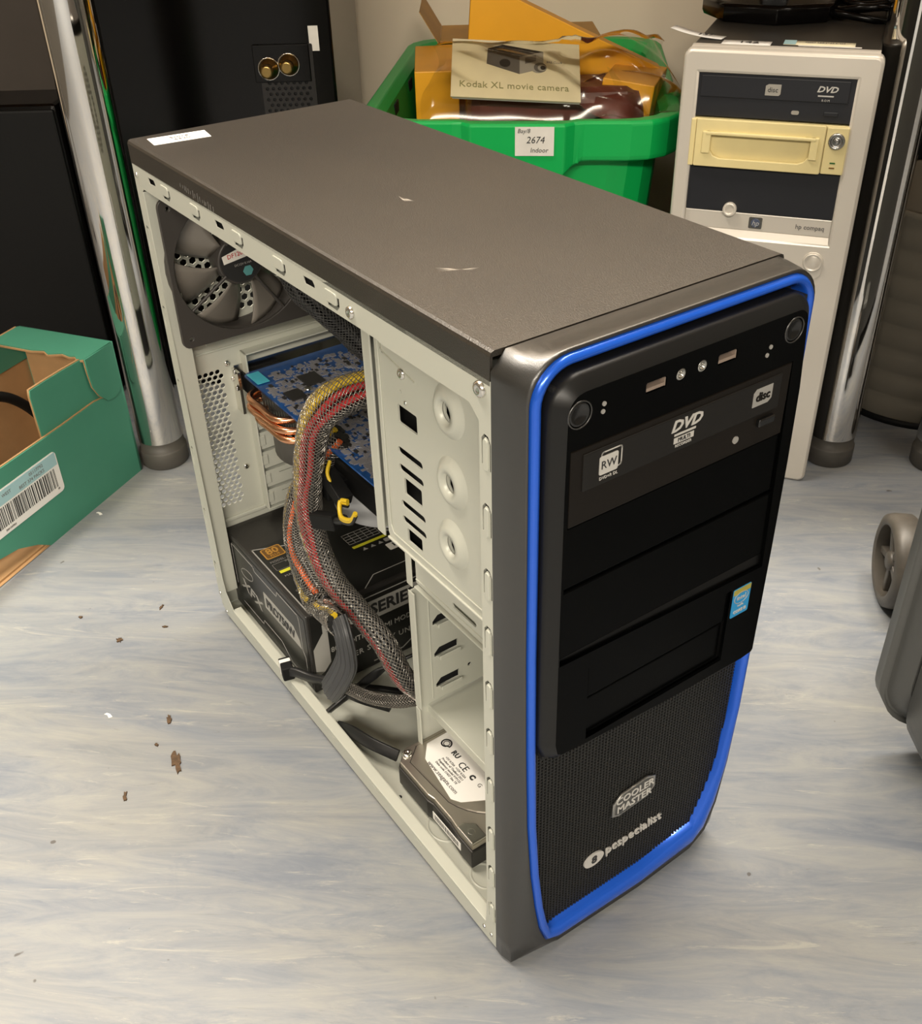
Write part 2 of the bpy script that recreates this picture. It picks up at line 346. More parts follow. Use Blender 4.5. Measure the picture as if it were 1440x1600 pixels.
# side frame: one stamped sheet around the opening
opening = [(.0135, .4125), (.0165, .4145), (.334, .4165), (.347, .4165), (.352, .4155), (.430, .4155), (.4375, .409), (.4375, .045), (.4355, .0205), (.034, .0205), (.021, .036), (.019, .05), (.013, .40)]
opening = list(reversed(opening))
outer = [(.001, .4305), (.001, .022), (.012, ZB), (L, ZB), (L, .4325), (.30, .4322)]
hk, hooks = [], []
def hook_slot(x, z, l, horizontal):   # U-shaped slit round a small tongue
    w_, g = (.0050, .0024) if horizontal else (.0042, .0016)
    if horizontal:   # tongue points to -x ... open at the left
        o_ = [(x-l/2, z-w_), (x+l/2-.003, z-w_), (x+l/2, z-w_+.003), (x+l/2, z+w_*.55), (x+l/2-g, z+w_*.55), (x+l/2-g, z-w_+.0035), (x+l/2-.0035, z-w_+g), (x-l/2, z-w_+g)]
    else:
        o_ = [(x-w_*.75, z-l/2), (x-w_*.75, z+l/2-.003), (x-w_*.2, z+l/2), (x+w_*.5, z+l/2-.0005), (x+w_, z+l/2-.004), (x+w_, z-l/2-.002), (x+w_-g*.8, z-l/2-.002), (x+w_-g*.8, z+l/2-.0045), (x+w_*.3, z+l/2-g-.0006), (x-w_*.05, z+l/2-g), (x-w_*.75+g, z+l/2-.0035), (x-w_*.75+g, z-l/2)]
    return o_
for x in (.0644, .1165, .1831, .2401, .3032): hk.append(hook_slot(x, .4233, .0135, True)); hooks.append((x, .4233, True))
for x in (.0315+.006, .1545, .2755): hk.append([(x-.0062, .4268), (x-.0045, .4225), (x+.0070, .4232), (x+.0070, .4250), (x+.0050, .4272)])
for z in (.3964, .3579, .3182, .2801, .2407, .2039, .163, .118, .080, .042): hk.append(hook_slot(.4424, z-.001, .017, False)); hooks.append((.4424, z-.001, False))
for z in (.375, .31, .245, .18, .115, .055): hk.append([(.004, z-.010), (.0045, z+.008), (.0055, z+.010), (.0095, z+.009), (.0095, z+.0075), (.0062, z+.0080), (.0055, z-.010)])
for x in (.075, .155, .225, .290, .355): hk.append(rr(x-.007, .0165, x+.007, .0173, .0004, 1))
fr_ = plate('side_frame', 'XZ', outer, [opening]+hk, 0, -.0005, 'steel', pc, label='pale grey steel frame round the open side')
# tongues standing slightly proud inside every slit
tm = MB()
for x, z, hz in hooks:
    if hz: tm.prism(rr(x-.0090, z-.0026, x+.0044, z+.0046, .0020, 3), 'XZ', None, -.0006, .0007)
    else: tm.prism(rr(x-.0013, z-.0110, x+.0026, z+.0064, .0018, 3), 'XZ', None, -.0006, .0009)
obj('hook_tongues', tm, 'steel', fr_, bev=.0004, kind='stuff')
# folded returns of the frame
rm = MB()
box('frame_shade_sheet', .4374, L-.002, .0030, .0036, .03, .425, 'void', pc)  # near-black sheets added behind the slits in place of real shade
box('frame_shade_sheet', .02, .43, .0030, .0036, .4185, .4290, 'void', pc)
rm.box(.030, .4355, .0, .0085, .0195, .0207); rm.box(.030, .4355, .0078, .0090, .0066, .0205)
rm.box(.4365, .4377, .0012, .012, .045, .41); rm.box(.013, .0142, .0, .0145, .03, .412); rm.box(.02, .43, .0012, .010, .4156, .4168)
obj('frame_return', rm, 'steel', pc, bev=.0004)
# rear panel with honeycomb vents, slots and fan opening
holes = []
def honey(y0, z0, cols, rows, p=.0054, r=.0023):
    for j in range(rows):
        for i in range(cols):
            y = y0+i*p+(p/2 if j % 2 else 0); z = z0+j*p*.866
            holes.append(circ(y, z, r, 8, pi/8))
honey(.0095, .117, 6, 29)
fan_c = (.0635, .348)
for j in range(-11, 12):
    for i in range(-11, 12):
        y = i*.0078+(.0039 if j % 2 else 0); z = j*.0068
        if 0.02 < math.hypot(y, z) < .054: holes.append(circ(fan_c[0]+y, fan_c[1]+z, .0032, 6, pi/6))
plate('rear_panel', 'YZ', rr(.0012, ZB+.003, W-.002, .430, .001), holes+[rr(.020, .020, .165, .090, .003)], .0008, .0018, 'steel', pc)
box('rear_ledge', .0018, .0042, .006, .060, .0985, .1025, 'steel', pc, bev=.001)
# raised bracket plate carrying the slot covers
bx = MB().box(.0018, .013, .0590, .0605, .103, .262).box(.0018, .013, .0590, .165, .2605, .262).box(.0018, .013, .0590, .165, .1015, .103)
obj('slot_cage', bx, 'steel', pc, bev=.0006)
for k in range(7):
    z = .1135+.0203*k
    if k in (5, 6): continue
    sl = plate('slot_cover', 'YZ', rr(.0615, z-.0085, .165, z+.0085, .001), [rr(.075, z+.003, .120, z+.0037, .0003, 1)], .010, .0112, 'steel', pc)
    box('cover_tab', .009, .0122, .0600, .0660, z-.0045, z+.0055, 'steel', sl, bev=.0005)
for y, z in ((.046, .2535), (.050, .238), (.048, .149)): screw('rear_screw', pc, (.0019, y, z), (1, 0, 0), .0028)
em = MB().box(.0018, .0030, .02, .155, .267, .269).box(.0018, .0035, .03, .145, .274, .2765)
obj('embossed_rib', em, 'steel', pc, bev=.0006)
screw('frame_screw', pc, (.3225, -.0002, .4228), (0, -1, 0), .0036); screw('frame_screw', pc, (.4393, -.0002, .4262), (0, -1, 0), .0042)
for x, z in ((.0075, .4235), (.0055, .026), (.014, .0085)): screw('frame_rivet', pc, (x, -.0002, z), (0, -1, 0), .0018)
screw('frame_rivet', pc, (.434, -.0002, .0135), (0, -1, 0), .0016); screw('frame_rivet', pc, (.4422, -.0002, .0135), (0, -1, 0), .0016)
# --- 5.25 inch drive cage side
keyh = []
bosses = ((.3785, .3800), (.3795, .3355), (.3785, .2930))
def keyhole(x, z): return [(x-.0022, z+.009), (x+.0006, z+.010), (x+.0014, z+.005), (x+.0044, z+.002), (x+.0044, z-.0035), (x+.0022, z-.0055), (x+.0018, z-.011), (x-.0008, z-.011), (x-.0014, z-.006), (x-.0040, z-.003), (x-.0040, z+.003), (x-.0016, z+.0045)]
for x, z in bosses: keyh.append(keyhole(x, z))
def parallelogram(x, z, dx, dz, w_): return [(x-dx, z+dz+w_), (x-dx, z+dz-w_), (x+dx, z-dz-w_), (x+dx, z-dz+w_)]
slots = [rr(.3255, .3500, .3455, .3620, .001, 2), rr(.3225, .3280, .3490, .3330, .0024), rr(.3225, .3160, .3490, .3210, .0024), rr(.3275, .3010, .3465, .3130, .001, 2),
         rr(.3225, .2900, .3490, .2950, .0024), rr(.3225, .2785, .3490, .2835, .0024), rr(.3275, .2660, .3440, .2760, .001, 2)]
slots += [circ(.3300, .3715, .0011, 8), circ(.4215, .3885, .0012, 8)]
for z in (.372, .362, .327, .317, .283, .273): slots.append(rr(.4235, z-.0012, .4262, z+.0012, .0008, 2))
cage_out = [(.3035, .4150), (.3035, .2600), (.3055, .2566), (.4375, .2566), (.4375, .4150)]
cg = plate('drive_cage', 'XZ', cage_out, keyh+slots, -.0240, -.0228, 'steel', pc, label='pale steel side of the upper drive cage')
def boss(x, z, parent):
    m_ = MB(); n = 28; rings = []
    for r_, h in ((.0165, 0), (.0150, .0006), (.0125, .0030), (.0105, .0038), (.0072, .0036), (.0062, .0006)):
        rings.append([place('XZ', x+r_*.88*math.cos(2*pi*k/n), z+r_*math.sin(2*pi*k/n), -.0228+h) for k in range(n)])
    m_.loft(rings); return obj('screw_boss', m_, 'steel', parent)
for x, z in bosses: boss(x, z, cg)
screw('cage_screw', cg, (.3325, .0228, .3835), (0, -1, 0), .0034); screw('cage_screw', cg, (.3345, .0228, .3660), (0, -1, 0), .0014)
obj('embossed_line', polyline([(.311, .3945), (.311, .3915), (.313, .3895), (.345, .3835)], .0008, 'XZ', -.0228, -.0222), 'steel_dark', cg)
obj('embossed_groove', polyline([(.3080, .4140), (.3080, .2680), (.3110, .2625), (.4370, .2625)], .0013, 'XZ', -.0229, -.0219), 'steel', cg, bev=.0005)
lipm = MB().box(.3035, .4375, .0215, .0350, .2550, .2568)
obj('cage_lip', lipm, 'steel', cg, bev=.0008)
obj('cage_flange', MB().box(.2905, .2990, .0222, .0236, .2535, .4150).box(.2898, .2910, .0222, .0400, .2535, .4150), 'steel', pc, bev=.0005)
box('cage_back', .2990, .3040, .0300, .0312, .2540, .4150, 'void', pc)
box('cage_far_side', .2900, .4370, .1660, .1672, .2566, .4150, 'steel_dark', pc)
box('cage_bottom', .3040, .4370, .0240, .1660, .2560, .2568, 'steel_dark', pc)
box('cage_shade_block', .3060, .4370, .0290, .1600, .2590, .4050, 'matblk', pc)  # dark block added so the cage holes look deep in shade
# beam below the cage
bm_ = plate('drive_bay_beam', 'XZ', [(.2950, .2560), (.2950, .2010), (.4375, .1990), (.4375, .2560)], [rr(.3390, .2090, .3660, .2130, .0018, 2)], -.0472, -.0460, 'steel', pc)
obj('beam_lip', MB().box(.2950, .4375, .0435, .0475, .1975, .1990).box(.2950, .4375, .0452, .0465, .2035, .2050), 'steel', bm_, bev=.0006)
box('beam_end', .2850, .2920, .0440, .0452, .1955, .2560, 'steel', pc, bev=.0005)
box('beam_backing', .2930, .4370, .0500, .0506, .2000, .2560, 'steel_dark', pc)
# lower bay partition (faces the front), with tabbed slots
sh = []
tabs = ((.0630, .1495), (.0632, .1182), (.0635, .0870))
for y, z in tabs: sh.append([(y-.0015, z), (y-.0015, z+.003), (y+.003, z+.0075), (y+.0195, z+.0075), (y+.0195, z)])
sh.append(circ(.0931, .0937, .0018, 10))
pt = plate('bay_partition', 'YZ', [(.0455, .0740), (.0455, .1900), (.170, .1900), (.170, .0740)], sh, .2870, .2882, 'steel', pc, label='pale steel partition with three tabbed slots')
for y, z in tabs: obj('bent_tab', MB().box(.2880, .2930, y+.0005, y+.0195, z-.0012, z+.0002).box(.2922, .2934, y+.0005, y+.0195, z-.0012, z+.0026), 'steel', pt, bev=.0005)
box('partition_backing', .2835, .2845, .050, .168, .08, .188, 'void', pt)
obj('partition_fold', MB().box(.2850, .2925, .0445, .0457, .0760, .1890).box(.2880, .2888, .0580, .0590, .0770, .1850), 'steel', pt, bev=.0005)
obj('partition_foot', MB().box(.2838, .2895, .0450, .0462, ZB+.030, .0735).box(.2838, .2850, .0450, .0900, ZB+.030, .0735), 'steel', pc, bev=.0006)
box('bay_far_side', .2840, .4370, .1690, .1700, .0712, .2560, 'steel', pc)
# drive shelf above the hard drive
shf = plate('drive_shelf', 'XY', rr(.2835, .0560, .4370, .170, .002), [circ(.398, .115, .0025, 10)], .0690, .0702, 'steel', pc)
obj('shelf_lip', MB().box(.2835, .4370, .0552, .0566, .0610, .0698), 'steel', shf, bev=.0005)
for r0 in (.024, .014):
    obj('pressed_ring', MB().loft([[Vector((.345+q*math.cos(2*pi*k/28), .098+q*math.sin(2*pi*k/28), .0702+h)) for k in range(28)] for q, h in ((r0, 0), (r0-.0012, .0009), (r0-.0030, .0009), (r0-.0045, 0))]), 'steel', shf)
for cx, cy, r0 in ((.345, .027, .016), (.398, .026, .013)):
    obj('floor_pressing', MB().loft([[Vector((cx+q*math.cos(2*pi*k/28), cy+q*.8*math.sin(2*pi*k/28), ZB+.0022+h)) for k in range(28)] for q, h in ((r0, 0), (r0-.001, .0006), (r0-.002, .0006), (r0-.003, 0))]), 'steel', pc)
obj('floor_hole', MB().prism(circ(.3015, .0150, .0018, 10), 'XY', None, ZB+.0022, ZB+.0024), 'void', pc)
box('floor_rib', .03, .43, .0135, .0150, ZB+.0022, ZB+.0030, 'steel', pc, bev=.0004)
plate('chassis_front', 'YZ', rr(.002, ZB+.001, W-.002, .430, .001), [rr(.025, .26, .165, .405, .003), rr(.05, .10, .15, .20, .004)], L-.002, L-.0008, 'steel_dark', pc)
for x in (.05, .40):
    for y in (.03, .16): obj('foot', MB().lathe([(.009, 0), (.010, .003), (.010, .0052)], 16, Matrix.Translation((x, y, 0))), 'rubber', pc)

# --- front bezel
def outl(pts, x): return [Vector((x, y, z)) for y, z in pts]
def ring_pts(off=0, n=8):
    """ring outline (y,z), from the left of the bottom edge, clockwise seen from the front; off shrinks it"""
    o = off; P = []
    P += [(.036, .0085+o*2.9), (.11, .0055+o*3.2), (.160, .0095+o*3.6)]
    P += [(.1740-o*1.6, .0200+o*3.2), (.1815-o*1.7, .0450+o*2), (.1865-o*1.3, .0850), (.1895-o, .1400), (.1905-o, .22), (.1905-o, .30), (.1905-o, .37)]
    cy, cz, r = .1905-.020, .4475-.020, .020-o
    for k in range(n+1): t = math.radians(90*k/n); P.append((cy+r*math.cos(t), cz+r*math.sin(t)))
    P += [(.13, .4475-o), (.08, .4475-o)]
    cy = .005+.022; cz = .4475-.022; r = .022-o
    for k in range(n+1): t = math.radians(90+90*k/n); P.append((cy+r*math.cos(t), cz+r*math.sin(t)))
    P += [(.0052+o, .36), (.0055+o, .28), (.0065+o, .21), (.0082+o, .145), (.0115+o, .095), (.0155+o, .060), (.0195+o, .034+o*.6), (.0250+o*.6, .0160+o*1.6)]
    return P
def rect_like(P, y0, y1, z0, z1):
    out = []
    for y, z in P:
        if z > .42 : z = z1 if .012 < y < .178 else z
        if z < .012: z = z0
        out.append((y, z))
    return out
RP = ring_pts(0)
def shell_ring(x, grow, blend):
    # blend 0 = square chassis outline, 1 = the rounded ring outline
    out = []
    for (y, z), (ys, zs) in zip(RP, SQ):
        bl = blend if z > .1 else blend**3
        out.append(Vector((x, ys*(1-bl)+y*bl, zs*(1-bl)+z*bl)))
    c = Vector((x, .0975, .23))
    return [c+(p-c)*grow for p in out]
SQ = []
for y, z in RP:
    yy, zz = y, z
    if z > .4275:
        ang = None
        if y < .027: k = (27-y*1000)/22; yy = 0 if (z-.4255) < (.027-y) else y-(.027-y)*.2
        if y < .027: zz = .4465 if (z-.4255) >= (.027-y) else z
        elif y > .1705:
            if (z-.4275) >= (y-.1705): zz = .4465
            else: yy = .19
        else: zz = .4465
    if z <= .4275:
        if y < .03 and z > .012: yy = 0.0; zz = max(z-.006*(z < .1), .003)
        elif y > .17: yy = .19; zz = z-.008*(z < .1)
    if z < .0105: zz = .0025; yy = .012 if y < .05 else y
    if y < .03 and .012 < z < .020: yy, zz = 0.0, .0028
    if y < .022 and .020 < z < .04: yy, zz = 0.0, .022
    SQ.append((min(max(yy, 0), .19), max(zz, .0025)))
shell = MB().loft([shell_ring(L, 1, 0), shell_ring(L+.006, 1.0, .06), shell_ring(L+.014, 1.003, .45), shell_ring(L+.0195, 1.006, .93), shell_ring(L+.0215, 1.004, 1), shell_ring(L+.0200, .992, 1), shell_ring(L+.012, .985, 1)])
bez = obj('front_bezel', shell, 'bezel', pc)
def ringX(off, x): return outl(ring_pts(off), x)
trim = MB().loft([ringX(.0006, L+.016), ringX(.0010, L+.0215), ringX(.0028, L+.0238), ringX(.0048, L+.0235), ringX(.0064, L+.0205), ringX(.0075, L+.0120)])
obj('blue_trim', trim, 'blue', pc, label='glossy metallic blue trim running round the front')
# mesh area
inner = ring_pts(.0070)
def span_at(z):
    ys = []
    n = len(inner)
    for i in range(n):
        (y0, z0), (y1, z1) = inner[i], inner[(i+1) % n]
        if (z0-z)*(z1-z) < 0: ys.append(y0+(y1-y0)*(z-z0)/(z1-z0))
    return (min(ys), max(ys)) if len(ys) > 1 else None
def zlow(y):
    zs = []; n = len(inner)
    for i in range(n):
        (y0, z0), (y1, z1) = inner[i], inner[(i+1) % n]
        if (y0-y)*(y1-y) < 0: zs.append(z0+(z1-z0)*(y-y0)/(y1-y0))
    return min(zs) if zs else None
gm = MB(); z = .0245; XM = L+.0165
while z < .204:
    s_ = span_at(z)
    if s_: gm.box(XM, XM+.0012, s_[0]+.0003, s_[1]-.0003, z, z+.0011)
    z += .0026
y = .014
while y < .184:
    zl = zlow(y)
    if zl: gm.box(XM+.0001, XM+.0014, y, y+.0011, zl+.0003, .204)
    y += .0026
obj('front_mesh', gm, 'mesh', pc, kind='stuff', label='fine black mesh grille')
obj('mesh_backing', MB().prism(inner, 'YZ', None, L+.010, L+.0135), 'void', pc)
# glossy insert
io = [(.0165, .1905)]
ins_out = [(.0125, .2080), (.0125, .39)]
cy, cz, r = .0125+.017, .4385-.017, .017
top_l = [(cy+r*math.cos(math.radians(180-90*k/8)), cz+r*math.sin(math.radians(180-90*k/8))) for k in range(9)]
cy, cz, r = .1835-.015, .4385-.015, .015
top_r = [(cy+r*math.cos(math.radians(90-90*k/8)), cz+r*math.sin(math.radians(90-90*k/8))) for k in range(9)]
io = [(.0125, .2150), (.0122, .30), (.0120, .38)]+top_l+[(.07, .4385), (.12, .4385)]+top_r+[(.1868, .385), (.1878, .34), (.1878, .28), (.1868, .2000), (.1820, .1925), (.170, .1905), (.10, .1925), (.040, .1965), (.022, .1985), (.0150, .2040)]
def shrink(P, d):
    c = Vector((.098, .315)); n = len(P); out = []
    for i in range(n):
        a, b = Vector(P[i-1]), Vector(P[(i+1) % n]); t = (b-a).normalized(); nn = Vector((t.y, -t.x))
        if nn.dot(c-Vector(P[i])) < 0: nn = -nn
        out.append((P[i][0]+nn.x*d, P[i][1]+nn.y*d))
    return out
obj('insert_edge', MB().loft([outl(io, L+.014), outl(io, L+.0240), outl(shrink(io, .0015), L+.0262), outl(shrink(io, .0075), L+.0305)]), 'insert_edge', pc)
big = [(.0195, .2735), (.0215, .3600), (.0215, .4030), (.1700, .4030), (.1715, .3600), (.1745, .2680)]
b35 = [(.0415, .2070), (.0405, .2615), (.1500, .2615), (.1500, .2070)]
io2 = shrink(io, .0072)
hl = [big, b35, rr(.0655, .4180, .0785, .4235, .0006, 1), rr(.1125, .4180, .1255, .4235, .0006, 1), circ(.0880, .4210, .0033, 14), circ(.1020, .4212, .0033, 14), circ(.0260, .4208, .0068, 20), circ(.1665, .4215, .0068, 20)]
plate('front_insert', 'YZ', io2, hl, L+.0285, L+.0305, 'insert', pc, label='glossy black upper front panel')
box('insert_back', L+.012, L+.0235, .0160, .1820, .200, .434, 'void', pc)
XF = L+.0300
for y in (.0720, .1190):
    u = box('usb_port', L+.0236, XF, y-.0058, y+.0058, .4186, .4203, 'usb', pc, label='metal usb socket tongue')
    box('usb_wall', L+.0236, XF+.0002, y+.0054, y+.0060, .4186, .4228, 'usb', u)
for y in (.0880, .1020):
    T = Matrix.Translation((L+.0236, y, .4211)) @ Matrix.Rotation(pi/2, 4, 'Y')
    obj('audio_jack', MB().lathe([(.0032, .0), (.0032, .0066), (.0024, .0070), (.0015, .0066), (.0014, .001)], 18, T), 'badge', pc)
for y, z in ((.0260, .4208), (.1665, .4215)):
    T = Matrix.Translation((L+.0236, y, z)) @ Matrix.Rotation(pi/2, 4, 'Y')
    bb = obj('round_button', MB().lathe([(.0062, 0), (.0062, .0064), (.0056, .0072), (.0046, .0068), (.0038, .0062), (.0008, .0058)], 24, T), 'btn', pc)
    obj('button_rim', MB().lathe([(.0070, .0066), (.0070, .0074), (.0064, .0074), (.0064, .0066), (.0070, .0066)], 24, T), 'bezel', bb)
for y, z in ((.0400, .4218), (.0395, .4180), (.1500, .4170), (.1480, .4130)):
    obj('indicator_led', MB().prism(circ(y, z, .0012, 10), 'YZ', None, L+.0305, L+.0310), 'silverdim', pc)
# optical drive faceplate
zt = .4026
dv = box('optical_drive', L+.0236, XF+.0006, .0218, .1696, zt-.0418, zt, 'drive', pc, bev=.0005, label='dark optical drive front with disc logos')
tr_ = box('drive_tray', XF, XF+.0014, .0290, .1625, zt-.0235, zt-.0035, 'tray', dv, bev=.0005)
text('disc_logo', 'DVD', 'YZ', .0940, zt-.0088, XF+.0016, .0085, 'silver', dv, shear=.3, bold=.00025, sx=1.15)
obj('disc_logo_bar', MB().prism([(.0865, zt-.0130), (.1010, zt-.0130), (.1010, zt-.0142), (.0865, zt-.0142)], 'YZ', None, XF+.0014, XF+.0016).prism([(.0865, zt-.0152), (.1000, zt-.0152), (.1000, zt-.0185), (.0865, zt-.0185)], 'YZ', None, XF+.0014, XF+.0016), 'silver', dv)
text('disc_logo_text', 'MULTI', 'YZ', .0932, zt-.0168, XF+.0018, .0030, 'ink', dv)
text('disc_logo_text', 'RECORDER', 'YZ', .0932, zt-.0200, XF+.0016, .0022, 'silver', dv)
obj('rw_badge', MB().prism(rr(.0385, zt-.0180, .0500, zt-.0080, .001), 'YZ', None, XF+.0014, XF+.0017), 'silver', dv)
obj('rw_badge_edge', ringline(rr(.0398, zt-.0165, .0522, zt-.0060, .0012, 2), .0006, 'YZ', XF+.0014, XF+.0016), 'silver', dv)
text('rw_letters', 'RW', 'YZ', .0442, zt-.0130, XF+.0018, .0062, 'ink', dv, sx=.95)
text('rw_small_print', 'DVD+R DL', 'YZ', .0445, zt-.0200, XF+.0016, .0024, 'silver', dv)
obj('disc_badge', MB().prism([(.1415, zt-.0170), (.1415, zt-.0090), (.1435, zt-.0070), (.1555, zt-.0070), (.1555, zt-.0150), (.1530, zt-.0170)], 'YZ', None, XF+.0014, XF+.0017), 'silverdim', dv)
text('disc_letters', 'disc', 'YZ', .1485, zt-.0120, XF+.0019, .0068, 'drive', dv, bold=.0002)
eb = box('eject_button', XF, XF+.0028, .1480, .1600, zt-.0305, zt-.0262, 'btn', dv, bev=.0006)
obj('drive_led', MB().prism(circ(.1330, zt-.0330, .0021, 12), 'YZ', None, XF+.0006, XF+.0012), 'silverdim', dv)
# blank bay covers
for k, (za, zb_) in enumerate(((.3225, .3595), (.2770, .3205))):
    bc = box('bay_cover', L+.0236, XF-.0010, .0205 if k else .0212, .1742 if k else .1716, za, zb_, 'insert', pc, bev=.0008)
for k, (za, zb_) in enumerate(((.2375, .2608), (.2080, .2355))):
    box('small_bay_cover', L+.0236, XF-.0012-.0012*k, .0422, .1492, za, zb_, 'insert', pc, bev=.0008)
# intel sticker
st = obj('processor_sticker', MB().prism(rr(.1520, .2390, .1670, .2605, .001), 'YZ', None, L+.0305, L+.0308), 'intel', pc, label='small blue processor sticker')
obj('sticker_band', MB().prism([(.1522, .2560), (.1668, .2560), (.1668, .2600), (.1522, .2600)], 'YZ', None, L+.0308, L+.0309), 'intelgold', st)
ell = [(.1595+.0058*math.cos(2*pi*k/24), .2525+.0042*math.sin(2*pi*k/24)) for k in range(24)]
obj('sticker_oval', ringline(ell, .0005, 'YZ', L+.0308, L+.0310), 'silver', st)
text('sticker_text', 'intel', 'YZ', .1595, .2527, L+.0310, .0044, 'silver', st)
text('sticker_text', 'inside', 'YZ', .1595, .2468, L+.0310, .0022, 'silver', st)
text('sticker_text', 'CORE i3', 'YZ', .1595, .2425, L+.0310, .0030, 'silver', st, bold=.0001)
# badges on the mesh
XB = XM+.0016
hexo = [(.0800, .1000), (.0805, .1110), (.0870, .1170), (.1090, .1190), (.1160, .1160), (.1165, .1060), (.1110, .1000), (.0860, .0975)]
def sc_(P, f): 
    cy = sum(p[0] for p in P)/len(P); cz = sum(p[1] for p in P)/len(P); return [(cy+(a-cy)*f, cz+(b-cz)*f) for a, b in P]
bd = plate('maker_badge', 'YZ', hexo, [], XB, XB+.0016, 'badge', pc, bev=.0004, label='brushed metal maker badge')
obj('badge_field', MB().prism(sc_(hexo, .90), 'YZ', None, XB+.0016, XB+.0018), mat('badge_field', (.10, .10, .095, 1), .4, .5), bd)
text('badge_letters', 'COOLER', 'YZ', .0985, .1122, XB+.0019, .0086, 'silver', bd, bold=.0002, sx=.98)
text('badge_letters', 'MASTER', 'YZ', .0985, .1040, XB+.0019, .0086, 'silver', bd, bold=.0002, sx=.98)
wr = text('shop_lettering', 'pcspecialist', 'YZ', .0770, .0672, XB+.0006, .0112, 'silver', pc, al='LEFT', bold=.00005, ex=.0006, spacing=1.0, sx=1.0, label='raised silver letters reading pcspecialist')
el = [(.0668+.0085*math.cos(2*pi*k/24), .0668+.0062*math.sin(2*pi*k/24)) for k in range(24)]
lg = obj('shop_emblem', MB().prism(el, 'YZ', None, XB, XB+.0012), 'silver', pc)
text('emblem_mark', '8', 'YZ', .0668, .0668, XB+.0014, .0095, 'ink', lg, bold=.0003)
# ---------------------------------------------------------------- things inside the tower
# --- case fan
fan = thing('case_fan', 'dark plastic case fan with grey blades, inside the tower at the upper rear', 'fan', (.0030, .0635, .348))
q = .0598; fo = rr(-q, -q, q, q, .006)
fh = [circ(0, 0, .0568, 40)]
for sy in (-1, 1):
    for sz in (-1, 1): fh.append(circ(sy*.0525, sz*.0525, .0022, 10))
plate('fan_frame', 'YZ', fo, fh, .0, .003, 'fanp', fan, bev=.0005); plate('fan_frame', 'YZ', fo, fh, .022, .025, 'fanp', fan, bev=.0005)
TX = Matrix.Rotation(pi/2, 4, 'Y')
obj('fan_duct', MB().loft([[Vector((x, r*math.cos(2*pi*k/40), r*math.sin(2*pi*k/40))) for k in range(40)] for r, x in ((.0568, .001), (.0572, .012), (.0568, .024), (.0590, .024), (.0590, .001), (.0568, .001))]), 'fanp', fan)
obj('fan_hub', MB().lathe([(.0195, .003), (.0200, .021), (.0190, .0225), (.0185, .0225)], 32, TX), 'fanp', fan)
for k in range(7):
    P = []
    for i in range(9):
        r = .0195+(.0365)*i/8; row = []
        for j in range(7):
            s_ = j/6; ang = 2*pi*k/7 + (s_-.5)*(.70+.10*i/8) - .25*i/8; x = .004+.015*(1-s_)+.0015*math.sin(s_*pi)
            row.append(Vector((x, r*math.cos(ang), r*math.sin(ang))))
        P.append(row)
    b_ = obj('fan_blade', MB().grid(P), 'fanb', fan, recalc=False); s_ = b_.modifiers.new('s', 'SOLIDIFY'); s_.thickness = .0010
for k in range(4):
    a = math.radians(45+90*k-12); d = Vector((0, math.cos(a), math.sin(a))); obj('fan_strut', MB().tube([d*.018+Vector((.0235, 0, 0)), d*.0575+Vector((.0235, 0, 0))], .0014, 8), 'fanp', fan)
hl_ = obj('hub_label', MB().prism(circ(0, 0, .0178, 32), 'YZ', None, .0225, .0227), 'ink', fan)
obj('hub_label_paper', MB().prism([(-.0150, -.0005), (-.0160, .0060), (.0120, .0135), (.0165, .0040)], 'YZ', None, .0227, .0229), 'label', hl_)
text('hub_label_print', 'DF1202512', 'YZ', 0, .0060, .0230, .0050, 'redink', hl_, rot=.12)
text('hub_label_print', 'DC12V 0.16A', 'YZ', .001, -.0030, .0228, .0026, 'silverdim', hl_, rot=.05)
obj('hub_logo', MB().prism(circ(.0045, -.0095, .0045, 6), 'YZ', None, .0227, .0229), mat('teal_print', (.10, .30, .30, 1), .4), hl_)
# --- power supply
ps = thing('power_supply', 'black power supply box with grey print, at the lower rear inside the tower', 'power supply', (.0022, .0165, ZB+.0026))
PL, PW, PH = .1600, .150, .086
box('supply_body', 0, PL, 0, PW, 0, PH, 'psu', ps, bev=.0012)
# top label
tp = box('top_print_panel', .0480, .1560, .0050, .1480, PH, PH+.0002, 'psuface', ps)
Z = PH+.0003
obj('frame_line', polyline([(.0650, .048), (.0480, .0050+.0), (.1560, .0050), (.1560, .0300)], .0012, 'XY', Z-.0001, Z), 'silverdim', tp)
obj('frame_line', polyline([(.0480, .045), (.0480, .095), (.0400, .110), (.0400, .145)], .0010, 'XY', Z-.0001, Z), 'psuline', tp)
obj('frame_line', polyline([(.1560, .060), (.1440, .075), (.1440, .14)], .0008, 'XY', Z-.0001, Z), 'psuline', tp)
bg = obj('efficiency_badge', MB().prism(rr(.0530, .0100, .0700, .0290, .002), 'XY', None, Z, Z+.0001), 'orange', tp)
obj('badge_inner', MB().prism(rr(.0542, .0112, .0688, .0278, .0015), 'XY', None, Z+.0001, Z+.0002), mat('badge_dark', (.12, .055, .008, 1), .4), bg)
text('badge_number', '80', 'XY', .0600, .0195, Z+.0003, .0120, 'orange', bg, rot=pi/2, bold=.0002)
text('badge_word', 'PLUS', 'XY', .0665, .0195, Z+.0003, .0042, 'orange', bg, rot=pi/2)
obj('yellow_bar', MB().prism([(.0905, .0110), (.0945, .0110), (.0945, .0420), (.0905, .0420)], 'XY', None, Z, Z+.0001), 'yellow', tp)
obj('yellow_bar', MB().prism([(.0985, .0800), (.1020, .0800), (.1020, .1150), (.0985, .1150)], 'XY', None, Z, Z+.0001), 'yellow', tp)
